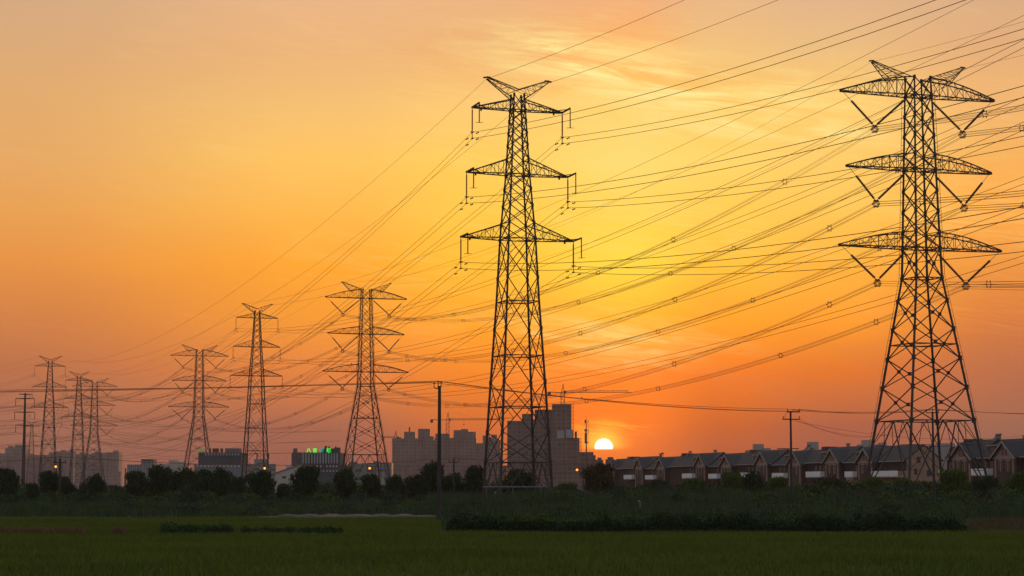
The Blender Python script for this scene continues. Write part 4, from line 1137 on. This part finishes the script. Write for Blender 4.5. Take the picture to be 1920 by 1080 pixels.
for p_, y_, w_, Y_, st_, lb_ in ((1232, 897, 24, 285, 'dark', 'low round bush below the white balconies, third gable from the dark tree'), (1302, 896, 27, 275, 'olive', 'low green bush left of the pair of round bushes'),
        (1452, 893, 24, 270, 'olive', 'low green bush between the round bush pair and the two-crossarm pole'), (1560, 895, 28, 265, 'dark', 'low dark bush right of the two-crossarm pole'), (1852, 891, 27, 245, 'dark', 'dark bush between the two yellowish green trees at far right')):
    tree(p_, y_, w_, Y_, lb_, int(p_) % 5, st_, 'bushy trees before the row houses')
tree(1060, 905, 26, 300, 'low green bush right of the central pylon foot', 0, 'olive', 'bushy trees before the row houses')
tree(1640, 893, 22, 300, 'green bush before the white balcony by the huge pylon left legs', 1, 'olive', 'bushy trees before the row houses')

# mounded undergrowth: leaf clumps over low mounds, one mass nobody could count
def mounds(name, label, spec, leafsize, dens, mats, probs):
    """spec: list of (px, Y, half width m, height m)"""
    Vs = []; ix = []
    for px, Y, hw, h in spec:
        X = xat(px, Y)
        n = int(dens * hw * (h + hw * .6))
        k = 3
        cl = [(X + rng.uniform(-.5, .5) * hw, Y + rng.uniform(-.4, .4) * hw, h * rng.uniform(.35, .6), hw * rng.uniform(.5, .8), hw * .6, h * rng.uniform(.35, .5)) for _ in range(k)]
        P = crown_pts(n, cl, .45); P = P[(P[:, 2] > .02)]
        Vs.append(leaf_quads(P, leafsize * (Y / 250.)))
        ix.append(np.full(len(P), rng.choice(len(mats), p=probs)))
    o = link(name, raw_mesh(name, np.concatenate(Vs), 4, mats, np.concatenate(ix)))
    return tag(o, label, None, None, 'stuff')
UG = leafmat('undergrowth_green', (0.022, 0.048, 0.014, 1), (0.050, 0.088, 0.024, 1))
UG2 = leafmat('undergrowth_grey', (0.026, 0.045, 0.026, 1), (0.040, 0.062, 0.034, 1))
spec = []
for i in range(480):
    px = rng.uniform(1000, 2120); Y = rng.uniform(200, 360)
    f = (px - 1000) / 920
    spec.append((px, Y, rng.uniform(1.1, 2.4), rng.uniform(1.0, 1.9 + .8 * f)))
for i in range(120):
    px = rng.uniform(1130, 1960); Y = rng.uniform(300, 380)
    spec.append((px, Y, rng.uniform(1.5, 3.0), rng.uniform(2.2, 3.3)))
for i in range(230):
    px = rng.uniform(-220, 1040); Y = rng.uniform(235, 350)
    spec.append((px, Y, rng.uniform(1.0, 2.4), rng.uniform(.7, 1.9)))
for i in range(120):
    px = rng.uniform(-220, 1040); Y = rng.uniform(300, 385)
    spec.append((px, Y, rng.uniform(1.4, 2.8), rng.uniform(1.8, 3.3)))
for i in range(90):
    px = rng.uniform(1140, 2050); Y = rng.uniform(255, 325)
    spec.append((px, Y, rng.uniform(1.2, 2.4), rng.uniform(2.3, 3.7) if px > 1500 else rng.uniform(1.7, 2.5)))
for i in range(34):
    px = rng.uniform(1160, 1960); Y = rng.uniform(215, 300)
    spec.append((px, Y, rng.uniform(1.6, 2.8), rng.uniform(1.9, 2.9)))
mounds('undergrowth', 'dark mounded undergrowth between the weeds and the buildings', spec, .15, 95, [LEAF, UG, UG2, LEAF2], [.34, .26, .18, .22])
spec = [(rng.uniform(1420, 1960), rng.uniform(126, 195), rng.uniform(.8, 1.7), rng.uniform(.5, 1.25)) for i in range(240)]
spec = [q for q in spec if not (q[0] > 1795 and q[1] < 146)]
spec += [(rng.uniform(850, 1500), rng.uniform(112, 190), rng.uniform(.7, 1.6), rng.uniform(.5, 1.15)) for i in range(150)]
spec += [(rng.uniform(-40, 840), rng.uniform(162, 215), rng.uniform(.7, 1.8), rng.uniform(.3, .9)) for i in range(150)]
mounds('low_shrubs', 'low dark shrubs behind the hedge and along the field edge', spec, .12, 130, [LEAF, UG, UG2, LEAF2], [.26, .30, .24, .2])
# hedge strip in front
HV = []
hx0, hx1 = xat(838, 107), xat(1804, 107)
n = 60000
xs_ = rng.uniform(hx0, hx1, n); prof = (.80 + .10 * np.sin(xs_ * .63 + 2) + .14 * np.sin(xs_ * 1.7) + .12 * np.sin(xs_ * 4.1 + 1) + .08 * np.sin(xs_ * 9.3)) * np.clip((xs_ - hx0 + .25) / .9, 0, 1) ** .5 * np.clip((hx1 - xs_ + .3) / 1.5, 0, 1) ** .5
yy = rng.uniform(105.5, 108.6, n); zz = prof * rng.uniform(0.02, 1, n) ** .7 * (1 + (rng.random(n) < .06) * rng.uniform(0, .35, n))
HV = leaf_quads(np.stack([xs_, yy, zz], 1), .055)
lit = (zz > .62) & (xs_ < xat(1130, 107)) & (xs_ > xat(955, 107)) & (rng.random(n) < .8)  # most top leaves of this stretch take the olive colour
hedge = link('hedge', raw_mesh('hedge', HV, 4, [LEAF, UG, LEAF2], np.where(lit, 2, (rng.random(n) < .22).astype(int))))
tag(hedge, 'long low dark hedge along the near edge of the scrub', 'hedge')
# tall weeds (blades)
W1 = leafmat('weed_green', (0.022, 0.050, 0.015, 1), (0.062, 0.100, 0.026, 1))
W2 = leafmat('weed_grey', (0.030, 0.048, 0.028, 1), (0.046, 0.066, 0.036, 1))
def scatter(n, Y0, Y1, p0, p1):
    Y = np.sqrt(rng.uniform(Y0 ** 2, Y1 ** 2, n)); px = rng.uniform(p0, p1, n)
    return np.stack([(px - 960) / F * Y, Y, 0 * Y], 1)
P = np.concatenate([scatter(82000, 109, 235, 830, 2150), scatter(66000, 157, 300, -230, 900), scatter(26000, 200, 262, 820, 1500)])
P = P[~((P[:, 1] < 139) & (P[:, 0] / P[:, 1] > (1802 - 960) / F))]
h = np.where(P[:, 0] > 960 * 0, .62, .38) + .25 * np.sin(P[:, 0] * .21 + P[:, 1] * .13) + .25 * rng.random(len(P))
h *= .62 + .55 * (np.sin(P[:, 0] * .9 + np.sin(P[:, 1] * .3) * 2) * np.sin(P[:, 1] * .22 + P[:, 0] * .1) > -.1)
far_mid = (P[:, 1] > 200) & (P[:, 0] > -9) & (P[:, 0] < 40); h = h + far_mid * .75
h[P[:, 1] < 125] *= .7
wm = raw_mesh('weeds', blades(P, h, .09, .22), 3, [W1, W2], (rng.random(len(P)) < .5).astype(int))
tag(link('weeds', wm), 'tall dark weeds and grass behind the hedge and the dirt path', None, None, 'stuff')
# rice
RICE = mat('rice_green', (0.078, 0.108, 0.012, 1), .8, 0, 0, .12, col2=(0.108, 0.132, 0.016, 1), spec=.1)
P = scatter(400000, 40, 151.5, -260, 2180)
P = P[~((P[:, 1] > 105) & (P[:, 0] > hx0 - .5) & (P[:, 0] < hx1 + .5))]
P = P[~((P[:, 1] > 107) & (P[:, 0] > hx1))]
patch = .20 + .03 * np.sin(P[:, 0] * .5 + P[:, 1] * .21) + .02 * np.sin(P[:, 1] * 1.3)
tag(link('rice', raw_mesh('rice', blades(P, patch, .045, .28), 3, [RICE])), 'even green carpet of young rice filling the foreground', None, None, 'stuff')
# darker weed patches lying in the rice and the straw strip beside them
sp = [(rng.uniform(296, 436), rng.uniform(101, 104.5), rng.uniform(.25, .6), rng.uniform(.42, .62)) for i in range(42)] + [(rng.uniform(440, 642), rng.uniform(101, 104), rng.uniform(.2, .5), rng.uniform(.38, .5)) for i in range(40)] + [(318, 104, .5, .75), (420, 103.5, .4, .68)]
mounds('weed_patch', 'dark weed clumps lying in a line across the rice', sp, .10, 500, [LEAF, UG], [.7, .3])
STRAW = mat('dry_straw', (0.14, 0.085, 0.04, 1), .9, 0, .3, 1.5)
P = np.concatenate([scatter(2600, 101.5, 103.3, -40, 165), scatter(500, 101.5, 103, 215, 240)])
tag(link('straw', raw_mesh('straw', blades(P, .40, .035, .5), 3, [STRAW])), 'thin brown line of dry straw across the rice at left', None, None, 'stuff')
P = scatter(42000, 107, 142, 1803, 2150)
tag(link('dry_grass', raw_mesh('dry_grass', blades(P, .26 + .1 * np.sin(P[:, 1] * .5), .06, .4), 3, [mat('tan_grass', (.085, .07, .03, 1), .9, 0, .3, .8)])), 'patch of dry yellowish grass right of the hedge end', None, None, 'stuff')
# small things in the scrub
for px, Y, z0, z1, w_, lb in ((1047.5, 236, 0, 1.75, .13, 'short pale marker post right of the central pylon'), (929, 240, 0, 1.7, .10, 'short pale marker post before the central pylon left leg')):
    r = tag(empty('marker_post', (xat(px, Y), Y, 0)), lb, 'marker post', 'short pale marker posts')
    MB().bar((0, 0, z0), (0, 0, z1), w_ * 1.6, w_ * 1.2, 6).build('post', CONCL, r)
    MB().box(-w_, w_, -w_, w_, z1, z1 + .06).build('cap', CONCL, r)
r = tag(empty('scarecrow_stick', (xat(1198, 150.), 150., 0)), 'thin dark stick with a hanging white rag in the weeds below the row houses', 'stick with rag')
MB().bar((-.2, 0, 0), (-.08, 0, 1.45), .05).build('stick', BARK, r)
MB().tube([(-.1, 0, 1.4), (.06, -.03, 1.3), (.1, -.02, 1.05), (.05, 0, .8)], [.02, .06, .05, .02], 6).build('rag', LITE, r)
pp = tag(empty('pipe_rail', (0, 247, 0)), 'pale horizontal pipe on short posts before the central pylon feet', 'pipe')
z = zat(913, 247)
MB().bar((xat(905, 247), 0, z), (xat(1022, 247), 0, z), .17, None, 8).build('pipe', GREYW, pp)
for px in (912, 962, 1014):
    MB().bar((xat(px, 247), 0, 0), (xat(px, 247), 0, z - .08), .12).build('post', GREYW, pp)

# ------------------------------------------------------------------ haze
hz = MB().box(-3500, 3500, -3500, 3500, -1.0, 79.0)
hm = bpy.data.materials.new('haze'); hm.use_nodes = True
t = hm.node_tree; t.nodes.clear()
pv = t.nodes.new('ShaderNodeVolumePrincipled'); out = t.nodes.new('ShaderNodeOutputMaterial')
pv.inputs['Density'].default_value = 0.00011
pv.inputs['Color'].default_value = (0.78, 0.60, 0.50, 1)
pv.inputs['Anisotropy'].default_value = 0.2
t.links.new(pv.outputs[0], out.inputs['Volume'])
hzo = hz.build('haze', hm)
tag(hzo, 'thin dusk haze filling the air', None, None, 'stuff')
